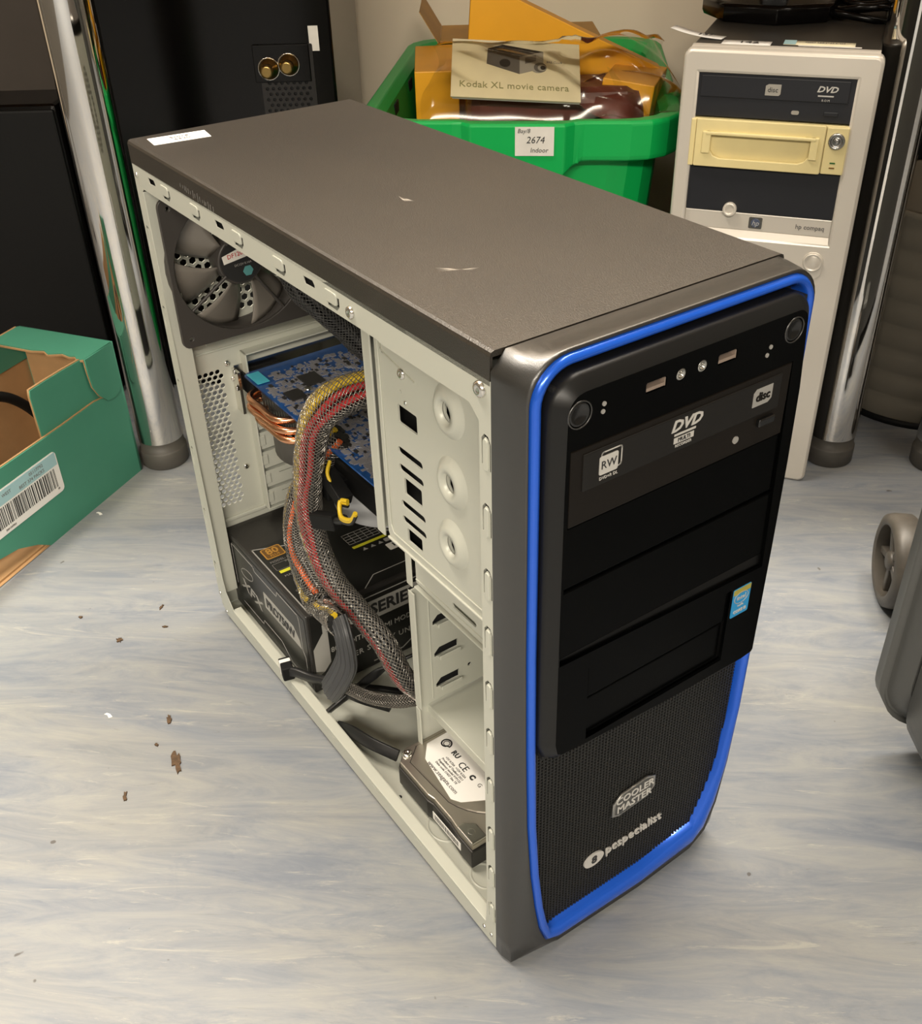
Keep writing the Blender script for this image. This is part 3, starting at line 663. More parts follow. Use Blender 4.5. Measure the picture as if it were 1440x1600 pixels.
for x, y, b_, s_ in ((.0755, .010, 'MODEL: P1-750S-XXB9', .0042), (.0800, .022, 'INPUT 100-240V', .0036), (.1000, .012, 'MAX LOAD 750W', .0042), (.1080, .026, 'TOTAL POWER', .0034), (.1240, .010, 'CAUTION: HAZARDOUS', .0034), (.1290, .010, 'VOLTAGES INSIDE', .0034), (.1340, .010, 'DO NOT OPEN', .0034), (.1420, .012, 'MADE IN CHINA', .0030)):
    text('small_print', b_, 'XY', x, y, Z, s_, 'greyink', tp, al='LEFT', rot=pi/2)
obj('rating_table', ringline([(.0790, .0100), (.0890, .0100), (.0890, .0430), (.0790, .0430)], .0004, 'XY', Z-.0001, Z), 'greyink', tp)
tb = MB()
for i in range(5):
    tb.prism([(.078+.004*i, .080), (.0785+.004*i, .080), (.0785+.004*i, .112), (.078+.004*i, .112)], 'XY', None, Z, Z+.0001)
for i in range(6): tb.prism([(.078, .080+.0064*i), (.0945, .080+.0064*i), (.0945, .0804+.0064*i), (.078, .0804+.0064*i)], 'XY', None, Z, Z+.0001)
obj('rating_table', tb, 'psuline', tp)
mk = MB()
for i in range(4): mk.prism([(.1090, .086+.008*i), (.1050, .0885+.008*i), (.1090, .091+.008*i)] if i < 3 else rr(.1045, .109, .1095, .114, .001), 'XY', None, Z, Z+.0001)
obj('approval_marks', mk, 'psuline', tp)
obj('serial_label', MB().prism(rr(.1130, .1060, .1230, .1440, .001), 'XY', None, Z, Z+.0002), 'label', tp)
bc = MB(); y = .112
while y < .142: wd = random.choice((.0005, .0009, .0013)); bc.prism([(.1145, y), (.1195, y), (.1195, y+wd), (.1145, y+wd)], 'XY', None, Z+.0002, Z+.0003); y += wd+random.choice((.0006, .001))
obj('barcode', bc, 'ink', tp)
gb = obj('grey_name_bar', MB().prism([(.0880, .1180), (.0960, .1180), (.0960, .1460), (.0880, .1460)], 'XY', None, Z, Z+.0001), 'psugrey', tp)
text('name_letters', 'PRO', 'XY', .0920, .1320, Z+.0002, .0085, 'ink', gb, rot=pi/2, sx=1.5, bold=.0002)
obj('orbit_logo', ringline([(.0760+.0060*math.cos(t*pi/12)+.002*math.sin(t*pi/12), .1250+.0100*math.sin(t*pi/12)) for t in range(24)], .0008, 'XY', Z, Z+.0001), 'psuline', tp)
obj('orbit_logo', ringline([(.0765+.0030*math.cos(t*pi/12)-.004*math.sin(t*pi/12), .1270+.0070*math.sin(t*pi/12)) for t in range(24)], .0007, 'XY', Z, Z+.0001), 'psuline', tp)
# left side (open side) print
A_ = -0.0
sd = box('side_print_panel', .010, .156, -.0003, .0, .004, .080, 'psuface', ps)
obj('side_line', polyline([(.0120, .030), (.0120, .076), (.0580, .076), (.0600, .072), (.1040, .072), (.1060, .078), (.1440, .078), (.1460, .072), (.1460, .040), (.1500, .034), (.1500, .010)], .0008, 'XZ', .0003, .0005), 'psuline', sd)
obj('side_line', polyline([(.0200, .012), (.0620, .012), (.0650, .018), (.1000, .018), (.1180, .006), (.1460, .006)], .0008, 'XZ', .0003, .0005), 'psuline', sd)
text('side_logo', 'XFX', 'XZ', .0440, .036, .0004, .0170, 'silverdim', sd, shear=.2, bold=.0003, rot=-.12, sx=1.3)
obj('side_logo_ring', ringline([(.040+.013*math.cos(t*pi/12), .056+.0055*math.sin(t*pi/12)+.003*math.cos(t*pi/12)) for t in range(24)], .0008, 'XZ', .0003, .0005), 'psuline', sd)
nb = obj('side_name_bar', MB().prism([(.0740, .0580), (.1320, .0580), (.1420, .0480), (.1440, .0400), (.0740, .0400)], 'XZ', None, .0003, .0005), 'psugrey', sd)
text('side_name', 'PRO750W', 'XZ', .1060, .0485, .0007, .0135, 'ink', nb, bold=.0004, sx=.92)
# front face print
ff = box('front_print_panel', PL, PL+.0003, .003, .147, .003, .083, 'psuface', ps)
sp = obj('series_bar', MB().prism([(.0030, .0480), (.0130, .0620), (.0180, .0620), (.0180, .0280), (.0110, .0200), (.0030, .0160)], 'YZ', None, PL+.0003, PL+.0004), 'psugrey', ff)
sb = obj('series_bar', MB().prism([(.0560, .0735), (.1300, .0735), (.1260, .0535), (.0520, .0535)], 'YZ', None, PL+.0003, PL+.0004), 'psugrey', ff)
text('series_letters', 'SERIES', 'YZ', .0830, .0635, PL+.0006, .0165, 'ink', sb, bold=.0005, sx=1.0)
text('name_letters', 'PRO', 'YZ', .0330, .0635, PL+.0006, .0185, 'psugrey', ff, bold=.0005, sx=1.15)
text('edition_letters', '80+ EDITION SEMI MODULAR', 'YZ', .0190, .0400, PL+.0005, .0078, 'psugrey', ff, al='LEFT', sx=.98)
text('unit_letters', 'POWER SUPPLY UNIT', 'YZ', .0200, .0240, PL+.0005, .0080, 'psugrey', ff, al='LEFT', sx=1.0, spacing=1.15)
obj('front_line', polyline([(.060, .0060), (.090, .0060), (.105, .0150), (.146, .0150)], .0012, 'YZ', PL+.0003, PL+.0005), 'psuline', ff)
obj('front_line', polyline([(.030, .0780), (.060, .0790), (.146, .0790)], .0010, 'YZ', PL+.0003, PL+.0005), 'psuline', ff)
# --- graphics card
gc = thing('graphics_card', 'blue graphics card with copper heat pipes, mounted inside the tower', 'graphics card', (.0125, .0530, .2440))
GL, GW = .2250, .108
pb = plate('circuit_board', 'XY', [(.004, .001), (GL, .001), (GL, GW), (.0, GW), (.0, .006)], [circ(.055, .050, .0015, 8)], -.0008, .0008, 'pcb', gc)
cm = MB(); rnd = random.Random(3)
for _ in range(1900):
    x = rnd.uniform(.014, GL-.004); y = rnd.uniform(.004, GW-.004); a, b_ = rnd.choice(((.0006, .0012), (.001, .0006), (.0015, .0022), (.0022, .0012), (.0032, .002), (.0008, .0008)))
    if x < .034 and y < .018: continue
    cm.box(x-a, x+a, y-b_, y+b_, .0008, .0008+rnd.uniform(.0002, .0009))
obj('surface_components', cm, 'solder', pb, kind='stuff')
dk = MB()
for _ in range(170):
    x = rnd.uniform(.014, GL-.006); y = rnd.uniform(.006, GW-.006); a = rnd.uniform(.0008, .0024); dk.box(x-a, x+a, y-a*.6, y+a*.6, .0008, .0020)
obj('surface_components', dk, 'chip', pb, kind='stuff')
tr = MB()
for _ in range(260):
    x = rnd.uniform(.03, GL-.02); y = rnd.uniform(.01, GW-.01); l = rnd.uniform(.003, .016); T = Matrix.Translation((x, y, .0009)) @ Matrix.Rotation(rnd.choice((0, pi/2, pi/4)), 4, 'Z'); tr.box(0, l, 0, .0004, 0, .0002, T)
obj('board_traces', tr, mat('pale_trace', (.45, .46, .50, 1), .4), pb, kind='stuff')
for x, y, s_, t_ in ((.0633, .0191, .0085, 0), (.0460, .0432, .0105, 0)):
    T = Matrix.Translation((x, y, 0)) @ Matrix.Rotation(t_, 4, 'Z'); box('memory_chip', -s_, s_, -s_*.8, s_*.8, .0008, .0024, 'chip', gc, T=T)
screw('card_screw', gc, (.0598, .0328, .0012), (0, 0, 1), .0036)
box('cyan_label', .0055, .0280, .0025, .0135, .0016, .0020, 'cyan', gc, label='cyan sticker on the corner of the board')
box('green_label', .0695, .0850, .0320, .0420, .0016, .0020, 'greenst', gc, label='green sticker on the board')
obj('card_bracket', MB().box(-.0100, -.0092, -.002, .112, -.036, .006).box(-.0105, .002, -.004, -.0015, -.036, .004), 'screw', gc)
for z in (.004, -.012): screw('bracket_screw', gc, (-.0030, -.0040, z), (-.4, -1, 0), .0030)
obj('output_socket', MB().box(-.009, .012, .004, .040, -.020, -.002), 'matblk', gc, bev=.0006)
# copper heat pipes bulging past the board edge
for k, (x0, x1, z, bu) in enumerate(((.020, .075, -.010, .006), (.024, .085, -.0155, .009), (.034, .090, -.022, .007))):
    P = spline([(x0, .030, z), (x0-.004, .008, z), (x0+.004, -bu*.8, z), ((x0+x1)/2, -bu*.9, z+.0005), (x1, -.002, z), (x1+.01, .03, z)], .003)
    obj('heat_pipe', MB().tube(P, .0032, 10), 'copper', gc)
obj('fin_stack', MB().box(.020, .105, .012, .095, -.020, -.004), 'screw', gc, bev=.0005)
fm = MB()
for i in range(34): fm.box(.024+.0052*i, .0245+.0052*i, .006, .100, -.026, -.0045)
obj('cooling_fin', fm, 'badge', gc, kind='stuff')
def shroud(cx, name):
    rings = []
    for r, z in ((.0460, -.030), (.0460, -.0560), (.0435, -.0580), (.0425, -.0560), (.0425, -.030)):
        rings.append([Vector((cx+r*math.cos(2*pi*k/40), .050+r*1.08*math.sin(2*pi*k/40), z)) for k in range(40)])
    return obj(name, MB().loft(rings), mat('smoky_plastic', (.10, .095, .085, 1), .2) if False else 'rubber', gc)
s1 = shroud(.058, 'cooler_fan_ring'); s2 = shroud(.162, 'cooler_fan_ring')
s2.data.materials[0] = mat('light_grey_shroud', (.42, .43, .44, 1), .3); s2['label'] = 'pale grey cooler fan ring'
for cx in (.058, .162):
    bl = MB()
    for k in range(9):
        P = []
        for i in range(4):
            r = .010+.029*i/3; P.append([Vector((cx+r*math.cos(2*pi*k/9+.5*j/3+.2*i/3), .050+r*math.sin(2*pi*k/9+.5*j/3+.2*i/3), -.030-.006*j/3)) for j in range(4)])
        bl.grid(P)
    obj('cooler_fan', bl, 'matblk', gc, recalc=False)
obj('cooler_cover', MB().box(.100, .225, .002, .018, -.030, -.006), 'matblk', gc, bev=.003)
text('cover_print', 'R9', 'XZ', .128, -.014, -.0018, .0085, 'silver', gc, bold=.0002)
pk = obj('power_plug', MB().box(.150, .176, -.016, .004, -.030, -.016), 'matblk', gc, bev=.001, label='black power plug on the card edge')
# --- hard drive lying on the case floor
hd = thing('hard_drive', 'silver hard disk drive with white label, lying loose on the tower floor', 'hard drive', (.2825, .0208, ZB+.0060))
HW, HD_, HT = .1080, .1330, .0240
def hdo(o): return [(o+.010, o), (.050, o), (.056, o+.0015), (HW-.030, o+.0015), (HW-.016, o+.0), (HW-o, o), (HW-o, HD_-o), (o, HD_-o), (o, o+.010)]
obj('drive_base', MB().prism(hdo(0), 'XY', None, 0, HT-.006), 'hddb', hd, bev=.0010)
obj('drive_lid', MB().prism(hdo(.0012), 'XY', None, HT-.006, HT), 'hdd', hd, bev=.0008)
lo = [(.018, .010), (.060, .007), (.078, .012)]
cx, cy, r = .052, .058, .0500
arc = [(cx+r*math.cos(math.radians(t)), cy+r*math.sin(math.radians(t))) for t in range(-75, 60, 9)]
rl = [(.005, .020)]+[(.016, .0075)]+arc+[(.066, .118), (.005, .118)]
obj('lid_step', MB().loft([[Vector((x, y, HT)) for x, y in rl], [Vector((cx+(x-cx)*.985, .06+(y-.06)*.985, HT+.0012)) for x, y in rl]], cap1=True, smooth=False), 'hdd', hd)
obj('lid_groove', ringline(rl, .0007, 'XY', HT-.0001, HT+.0002), 'hddb', hd)
dl = obj('drive_label', MB().prism([(.0080, .043), (.0085, .0280), (.0207, .0182), (.0645, .0120), (.0715, .0164), (.0850, .040), (.085, .110), (.0080, .110)], 'XY', None, HT+.0012, HT+.0014), 'white', hd, label='white printed drive label')
Z = HT+.0016
obj('swirl_logo', ringline([(.0174+(.0048-.0001*t)*math.cos(t*pi/10), .0400+(.0048-.0001*t)*math.sin(t*pi/10)) for t in range(20)], .0011, 'XY', Z-.0001, Z), 'ink', dl)
obj('swirl_logo', ringline([(.0178+.0025*math.cos(t*pi/8), .0404+.0025*math.sin(t*pi/8)) for t in range(16)], .0007, 'XY', Z-.0001, Z), 'greyink', dl)
text('approval_mark', 'RU', 'XY', .0316, .0395, Z, .0062, 'ink', dl, bold=.0002)
text('approval_mark', 'CE', 'XY', .0450, .0370, Z, .0080, 'ink', dl)
text('approval_mark', 'C', 'XY', .0575, .0365, Z, .0060, 'ink', dl, bold=.0004)
text('approval_mark', 'G', 'XY', .0670, .0365, Z, .0050, 'greyink', dl)
for i, tx in enumerate(('+5V 0.72A  +12V 0.52A', 'Product of Thailand 2011', 'Regulatory model 9YP132', 'Date code 11437 Site TK')): text('label_print', tx, 'XY', .042, .0320-.0029*i, Z, .0027, 'greyink', dl)
text('web_print', 'www.seagate.com', 'XY', .044, .0185, Z, .0052, 'greyink', dl)
text('web_print', 'Barracuda 500 Gbytes', 'XY', .045, .062, Z, .0050, 'ink', dl)
for x, y in ((.0075, .0100), (HW-.0100, .0070)): screw('lid_screw', hd, (x, y, HT), (0, 0, 1), .0042)
obj('corner_block', MB().prism([(HW-.020, .001), (HW-.001, .001), (HW-.001, .014), (HW-.014, .014), (HW-.020, .007)], 'XY', None, HT, HT+.0022), 'screw', hd, bev=.0007)
sl = obj('side_barcode_label', MB().prism([(.058, .006), (.094, .006), (.094, .014), (.058, .014)], 'XZ', None, .0, .0003), 'white', hd)
bc = MB(); x = .061
while x < .091: wd = random.choice((.0004, .0008)); bc.prism([(x, .008), (x+wd, .008), (x+wd, .0125), (x, .0125)], 'XZ', None, .0003, .0004); x += wd+random.choice((.0005, .0009))
obj('barcode', bc, 'ink', sl)
# --- sleeved cables
def sleeve(name, label, P, wa, wb, colors, nb=14, pitch=.045, braid='braid', group=None, flat=None, wr=.0026, step=.0025, twist=.25):
    root = thing(name, label, 'cable', P[0], group=group); o0 = Vector(P[0])
    S = [p-o0 for p in spline(P, step)]; F = frames(S); n = len(S)
    wide = Vector(flat or (1, 0, 0)); FR = []
    for T, A, B in F:
        a = (wide - T*wide.dot(T))
        a = a.normalized() if a.length > .15 else A
        FR.append((T, a, T.cross(a)))
    s = 0; acc = [0]
    for i in range(1, n): s += (S[i]-S[i-1]).length; acc.append(s)
    WA = [wa(acc[i]/s) if callable(wa) else wa for i in range(n)]; WB = [wb(acc[i]/s) if callable(wb) else wb for i in range(n)]
    for i, (c, ang, rad) in enumerate(colors):
        pts = []
        for j in range(0, n, 2):
            t = math.radians(ang)+twist*acc[j]/.09+.12*math.sin(acc[j]*90+i); T, a, b_ = FR[j]
            q = max(0, 1-wr/WA[j])*rad; q2 = max(0, 1-wr/WB[j])*rad
            pts.append(S[j]+a*math.cos(t)*WA[j]*q+b_*math.sin(t)*WB[j]*q2)
        obj('wire', MB().tube(pts, wr, 8), c, root)
    bm__ = MB()
    for sgn in (1, -1):
        for k in range(nb):
            pts = []
            for j in range(n):
                t = 2*pi*k/nb + sgn*2*pi*acc[j]/pitch; T, a, b_ = FR[j]; wv = 1.0+.025*sgn*math.cos(nb*acc[j]*2*pi/pitch)
                pts.append(S[j]+a*math.cos(t)*WA[j]*wv+b_*math.sin(t)*WB[j]*wv)
            bm__.tube(pts, .00036, 3, cap=False)
    obj('braided_sleeve', bm__, braid, root, kind='stuff', recalc=False)
    return root
K, Y_, R_d, O_ = 'wblack', 'wyel', 'wred', 'worg'
def ring_wires(front, n=12):   # front: colours seen from the open side, from left to right
    out = []; m_ = len(front)
    for i, c in enumerate(front): out.append((c, 195-210*i/(m_-1), 1))
    for i in range(4): out.append((K, 215+110*i/3, 1))
    for i in range(4): out.append((K, 90*i, .35))
    return out
sleeve('sleeved_power_cable', 'thick braided power cable with yellow and red wires, arching over the graphics card', [(.247, .090, .318), (.236, .070, .322), (.212, .045, .311), (.194, .034, .290), (.182, .030, .256), (.173, .028, .214), (.178, .027, .178), (.197, .029, .150), (.2225, .035, .133), (.249, .041, .115), (.263, .048, .086), (.270, .066, .060)], lambda s: .0158-.004*s, lambda s: .0105-.002*s, ring_wires([K, K, Y_, Y_, R_d, R_d, K]), 18, .062)
sleeve('sleeved_power_cable', 'dark braided power cable hanging in front of the power supply, ending in a grey tip', [(.165, .066, .250), (.154, .052, .228), (.140, .036, .195), (.136, .029, .160), (.150, .025, .139), (.180, .020, .130), (.214, .015, .131), (.236, .012, .138)], .0125, .0080, ring_wires([K, K, Y_, K, O_, K, K]), 16, .052)
tipr = thing('cable_end_sleeve', 'flat grey sleeve end of a braided cable, hanging over the bottom rail', 'cable', (.236, .012, .138))
P = spline([(-.004, .001, .002), (.004, 0, -.004), (.007, 0, -.016), (.003, .001, -.034), (-.014, .001, -.064), (-.034, .001, -.094)], .003); F = frames(P)
wv_ = Vector((.85, 0, -.5)).normalized(); rings = []
for p, (T, A, B) in zip(P, F):
    a = (Vector((1, 0, 0))-T*T.x).normalized(); b_ = T.cross(a); rings.append([p+a*math.cos(2*pi*k/20)*.0112+b_*math.sin(2*pi*k/20)*.0058 for k in range(20)])
obj('heat_shrink', MB().loft(rings, cap0=True, cap1=True), 'heat', tipr)
for k in range(9):
    t = math.radians(200-220*k/8); pts = []
    for p, (T, A, B) in zip(P, F):
        a = (Vector((1, 0, 0))-T*T.x).normalized(); b_ = T.cross(a); pts.append(p+a*math.cos(t)*.0110+b_*math.sin(t)*.0056)
    obj('ribbed_wire', MB().tube(pts, .0009, 5), 'heat', tipr)
sleeve('sleeved_power_cable', 'dark braided cable running down behind the graphics card', [(.090, .075, .420), (.098, .068, .385), (.110, .070, .352), (.120, .080, .337), (.128, .095, .318), (.140, .108, .300), (.165, .132, .285), (.205, .158, .272), (.222, .170, .240)], .0130, .0090, ring_wires([K, K, K, K, K]), 18, .06, braid='braidd')
sleeve('sleeved_power_cable', 'thinner braided cable running low in front of the power supply toward the front', [(.196, .020, .046), (.212, .026, .046), (.232, .034, .047), (.252, .046, .052), (.266, .060, .058)], .0060, .0045, [(K, 0, .8), (K, 120, .8), (K, 240, .8)], 12, .030, flat=(0, 0, 1), wr=.0022)
def flatcable(name, label, P, w_, h, mt, cat='cable', wide=(0, 1, 0)):
    root = thing(name, label, cat, P[0]); o0 = Vector(P[0]); S = [p-o0 for p in spline(P, .005)]; F = frames(S); rings = []
    for p, (T, A, B) in zip(S, F):
        wv = Vector(wide); a = (wv-T*wv.dot(T)).normalized(); b_ = T.cross(a)
        rings.append([p+a*x*w_/2+b_*y*h/2 for x, y in ((-1, -.6), (-.8, -1), (.8, -1), (1, -.6), (1, .6), (.8, 1), (-.8, 1), (-1, .6))])
    obj('cable_jacket', MB().loft(rings, cap0=True, cap1=True), mt, root); return root
sa = flatcable('data_cable', 'black data cable with white and black plug, poking out over the bottom rail', [(.1440, .0010, .0285), (.152, .006, .030), (.166, .013, .0300), (.186, .022, .0340), (.214, .030, .036), (.240, .046, .036)], .0090, .0050, 'wblack', wide=(0, 0, 1))
T = Matrix.Rotation(math.radians(-14), 4, 'Z')
obj('plug_body', MB().box(-.0060, .0040, -.0050, .0050, -.0080, .0060, T), 'matblk', sa, bev=.0012)
obj('plug_face', MB().box(-.0100, -.0058, -.0052, .0046, -.0085, .0060, T), 'white', sa, bev=.0006, label='white plug face')
obj('plug_rim', MB().box(-.0112, -.0100, -.0052, .0046, -.0090, .0065, T), 'matblk', sa, bev=.0004)
flatcable('data_cable', 'flat black cable curving up from the bottom rail toward the cable bundle', [(.200, -.0006+.010, .0205), (.203, .020, .028), (.204, .040, .036), (.202, .065, .040), (.212, .090, .050)], .0075, .0030, 'wblack')
flatcable('data_cable', 'flat black cable plugged into the end of the hard drive', [(.215, .0095, .0150), (.232, .013, .0215), (.256, .018, .0250), (.2780, .029, .0230)], .0095, .0032, 'wblack', wide=(0, .6, .8))
flatcable('data_cable', 'short black and grey cable behind the lower sleeves', [(.178, .030, .020), (.20, .050, .024), (.23, .070, .030), (.262, .085, .040)], .0070, .0030, 'wblack', wide=(0, 1, 0))
# yellow pair and its loose plug below the card
yw = thing('power_lead', 'short lead of yellow and black wires with a small black plug, below the graphics card', 'cable', (.219, .038, .229))
for k in range(3):
    obj('wire', MB().tube(spline([(.0, .0, -.002+.002*k), (-.006, -.003, -.004+.002*k), (.004, -.0085, -.0085+.0015*k), (.018, -.0080, -.0040+.0015*k), (.0230, -.0065, .0045+.0012*k)], .002), .0017, 8), 'wyel' if k else 'wblack', yw)
obj('plug_body', MB().box(-.014, .014, -.0045, .0045, -.006, .006, Matrix.Translation((-.017, -.011, -.020)) @ Matrix.Rotation(math.radians(-20), 4, 'Y') @ Matrix.Rotation(.2, 4, 'Z')), 'matblk', yw, bev=.001)
obj('wire', MB().tube(spline([(-.006, -.009, -.015), (.002, -.007, -.011), (.004, -.006, -.007)], .002), .0030, 8), 'wblack', yw)
obj('plug_body', MB().box(-.016, .012, -.0060, .0060, -.0055, .0055, Matrix.Translation((-.018, .002, .002)) @ Matrix.Rotation(math.radians(25), 4, 'Y')), 'matblk', yw, bev=.001)
for k in range(2): obj('wire', MB().tube(spline([(-.030, .004, .020), (-.026, -.001, .014-.002*k), (-.020, -.002, .007-.001*k)], .002), .0014, 8), 'wyel', yw)
# ---------------------------------------------------------------- the desk: chrome legs and top
def desk_leg(u, v, desk, label):
    t = bpy.data.objects.new('leg', None); C.objects.link(t); t.parent = desk; t.location = (u, v, 0); t['label'] = label
    obj('leg_tube', MB().lathe([(.0262, .034), (.0262, .896)], 40), 'chrome', t)
    obj('leg_foot', MB().lathe([(.026, 0), (.0275, .002), (.0275, .020), (.0265, .0215), (.0255, .0215), (.0255, .034)], 40), 'rubber', t)
    obj('mounting_plate', MB().box(-.045, .045, -.045, .045, .895, .8995), 'matblk', t, bev=.002)
    return t
dk1 = thing('desk', 'long desk on chrome legs, standing over the green bin and the office computer', 'desk', uvw(0, 0), ROT)
dk2 = thing('desk', 'neighbouring desk, only its chrome leg shows at the far right edge', 'desk', uvw(0, 0), ROT)
desk_leg(-.3720, 1.0580, dk1, 'left chrome leg')
desk_leg(.4145, 1.0330, dk1, 'right chrome leg')
desk_leg(.5320, 1.0130, dk2, 'chrome leg')
box('desk_top', -1.3, .473, .985, 1.600, .90, .925, 'wood', dk1, bev=.002)
box('desk_top', .476, 1.9, .965, 1.600, .90, .925, 'wood', dk2, bev=.002)
for d_, u in ((dk1, -1.25), (dk2, 1.85)):
    desk_leg(u, 1.05, d_, 'chrome leg')
for d_, a_, b_ in ((dk1, -.38, -1.25), (dk1, .38, -1.25), (dk2, .60, 1.85)):
    pass
# ---------------------------------------------------------------- office computer at the right
hp = thing('office_computer', 'silver-fronted office tower computer with a cream drive caddy, beside the middle chrome leg', 'computer', uvw(.369-.939*.172, .979+.344*.172), ROT-math.radians(20.12))
HWd, HHt, HDp = .172, .449, .42
box('computer_case', .0015, HWd-.0015, .022, HDp, .004, HHt, 'hpcase', hp, bev=.002)
for x in (.02, .15):
    for y in (.05, .38): obj('foot', MB().lathe([(.008, 0), (.008, .004)], 12, Matrix.Translation((x, y, 0))), 'rubber', hp)
# front bezel: frame with a window; silver border, rounded top
fo = rr(.0, .003, HWd, HHt-.003, .005)
fb = plate('front_bezel', 'XZ', fo, [rr(.0095, .2715, .1575, .4310, .001, 1)], -.020, 0, 'hpsil', hp, bev=.003, label='silver front bezel')
obj('bezel_crown', MB().loft([[Vector((x, y, z)) for y, z in ((.0, .436), (.002, .4435), (.007, .4480), (.014, .4500), (.023, .4500), (.023, .436))] for x in (.002, HWd-.002)], cap0=True, cap1=True, smooth=False), 'hpsil', fb, bev=.0015)
box('bezel_back', .008, .160, .014, .020, .268, .434, 'matblk', hp)
dv = box('optical_drive', .0105, .1560, .0040, .014, .3885, .4285, 'hpblk', hp, bev=.0006, label='black optical drive front')
box('drive_tray', .0150, .1500, .0025, .0040, .4065, .4260, 'hpblk', dv, bev=.0008)
box('eject_button', .1300, .1430, .0028, .0040, .3945, .3985, 'hpblk', dv, bev=.0006)
obj('drive_led', MB().prism(rr(.1010, .3945, .1080, .3980, .0015), 'XZ', None, -.0040, -.0032), 'camlt', dv)
obj('disc_badge', MB().prism([(.0750, .4105), (.0750, .4190), (.0775, .4205), (.0890, .4205), (.0890, .4120), (.0875, .4105)], 'XZ', None, -.0025, -.0022), 'camlt', dv)
text('badge_letters', 'disc', 'XZ', .0818, .4155, -.0021, .0062, 'hpblk', dv)
text('disc_logo', 'DVD', 'XZ', .1300, .4180, -.0022, .0072, 'silver', dv, shear=.3, bold=.0002, sx=1.2)
text('disc_logo', 'ROM', 'XZ', .1300, .4085, -.0022, .0028, 'silver', dv, spacing=1.4)
obj('disc_logo_bar', MB().prism([(.1225, .4118), (.1365, .4118), (.1365, .4130), (.1225, .4130)], 'XZ', None, -.0025, -.0022), 'silver', dv)
cd = box('drive_caddy', .0105, .1560, .0020, .014, .3430, .3870, 'cream', hp, bev=.0008, label='cream removable drive caddy')
box('caddy_edge', .0102, .0150, -.0010, .0025, .3425, .3865, 'cream', cd, bev=.0006)
plate('caddy_frame', 'XZ', rr(.0162, .3435, .1345, .3868, .001), [[(.0300, .3580)]+[(.0300, .3770), (.0365, .3770), (.0365, .3730), (.1170, .3730), (.1170, .3770), (.1235, .3770), (.1235, .3580), (.1200, .3530), (.1140, .3505), (.0400, .3505), (.0335, .3530)]], -.0015, .0030, 'cream', cd, bev=.0007)
box('caddy_handle', .0255, .1280, -.0060, -.0025, .3735, .3765, 'cream', cd, bev=.0008)
box('caddy_handle_arm', .0225, .0305, -.0055, -.0010, .3560, .3765, 'cream', cd, bev=.0008); box('caddy_handle_arm', .1230, .1305, -.0055, -.0010, .3560, .3765, 'cream', cd, bev=.0008)
lkp = box('caddy_lock_panel', .1360, .1560, -.0022, .0020, .3435, .3865, 'cream', cd, bev=.0008)
T = Matrix.Translation((.1460, -.0022, .3745)) @ Matrix.Rotation(pi/2, 4, 'X')
obj('key_lock', MB().lathe([(.0075, 0), (.0075, .0020), (.0060, .0030), (.0055, .0016), (.0030, .0014), (.0026, .0026), (.0010, .0026)], 24, T), 'badge', cd)
obj('caddy_led', MB().prism(rr(.1430, .3535, .1480, .3548, .0003, 1), 'XZ', None, .0022, .0026), mat('led_green', (.02, .12, .02, 1), .3), cd)
obj('caddy_led', MB().prism(rr(.1430, .3490, .1480, .3502, .0003, 1), 'XZ', None, .0022, .0026), mat('led_brown', (.20, .10, .02, 1), .3), cd)
bp_ = box('blank_panel', .0100, .1570, .0040, .014, .2980, .3420, 'hpblk', hp, bev=.0008, label='dark blank bay cover')
T = Matrix.Translation((.0560, .0040, .3010)) @ Matrix.Rotation(pi/2, 4, 'X')
obj('round_lock', MB().lathe([(.0068, 0), (.0068, .0040), (.0058, .0048), (.0040, .0040), (.0035, .0030)], 20, T), 'hpsil', bp_)
box('name_panel', .0100, .1570, .0050, .0140, .2800, .2975, 'hpsil', hp, bev=.0008)
obj('name_slope', MB().loft([[Vector((x, y, z)) for y, z in ((.0050, .2800), (.0140, .2800), (.0140, .2718), (.0004, .2718))] for x in (.0100, .1570)], cap0=True, cap1=True, smooth=False), 'hpsil', hp)
hb = obj('round_maker_badge', MB().prism(rr(.0760, .2830, .0890, .2945, .0012), 'XZ', None, -.0050, -.0042), 'badge', hp)
obj('badge_disc', MB().prism(circ(.0825, .2888, .0044, 20), 'XZ', None, -.0042, -.0038), mat('badge_blue_grey', (.08, .10, .16, 1), .3), hb)
text('badge_letters', 'hp', 'XZ', .0825, .2885, -.0036, .0072, 'silver', hb, shear=.25)
text('model_lettering', 'hp compaq', 'XZ', .1350, .2885, -.0048, .0062, 'greyink', hp, bold=.0001)
obj('power_button_bezel', MB().prism(rr(.1335, .2380, .1535, .2665, .0098, 6), 'XZ', None, 0, .0010), 'hpsil', hp, bev=.0008)
T = Matrix.Translation((.1435, -.001, .2560)) @ Matrix.Rotation(pi/2, 4, 'X')
obj('power_button', MB().lathe([(.0090, -.001), (.0092, .0016), (.0078, .0018), (.0072, .0002), (.0066, .0006), (.0010, .0010)], 28, T), 'hpsil', hp, label='round silver power button')
def hpthing(name, label, cat, x, y, rz, **k):
    ang = ROT-math.radians(20.12); o0 = Vector(hp.location); c_, s_ = math.cos(ang), math.sin(ang)
    return thing(name, label, cat, (o0.x+x*c_-y*s_, o0.y+x*s_+y*c_, HHt+.0007), ang+rz, **k)
def curl(name, mt, l, w_, lift, parent, dirn=-1):
    P = []
    for i in range(9):
        x = dirn*(l/2-l*i/8); h = lift*(i/8)**2*1.0 if lift else 0
        P.append([Vector((x, -w_/2, h)), Vector((x, w_/2, h))])
    o = obj(name, MB().grid(P), mt, parent, recalc=False); s_ = o.modifiers.new('s', 'SOLIDIFY'); s_.thickness = .0003; s_.offset = 1; return o
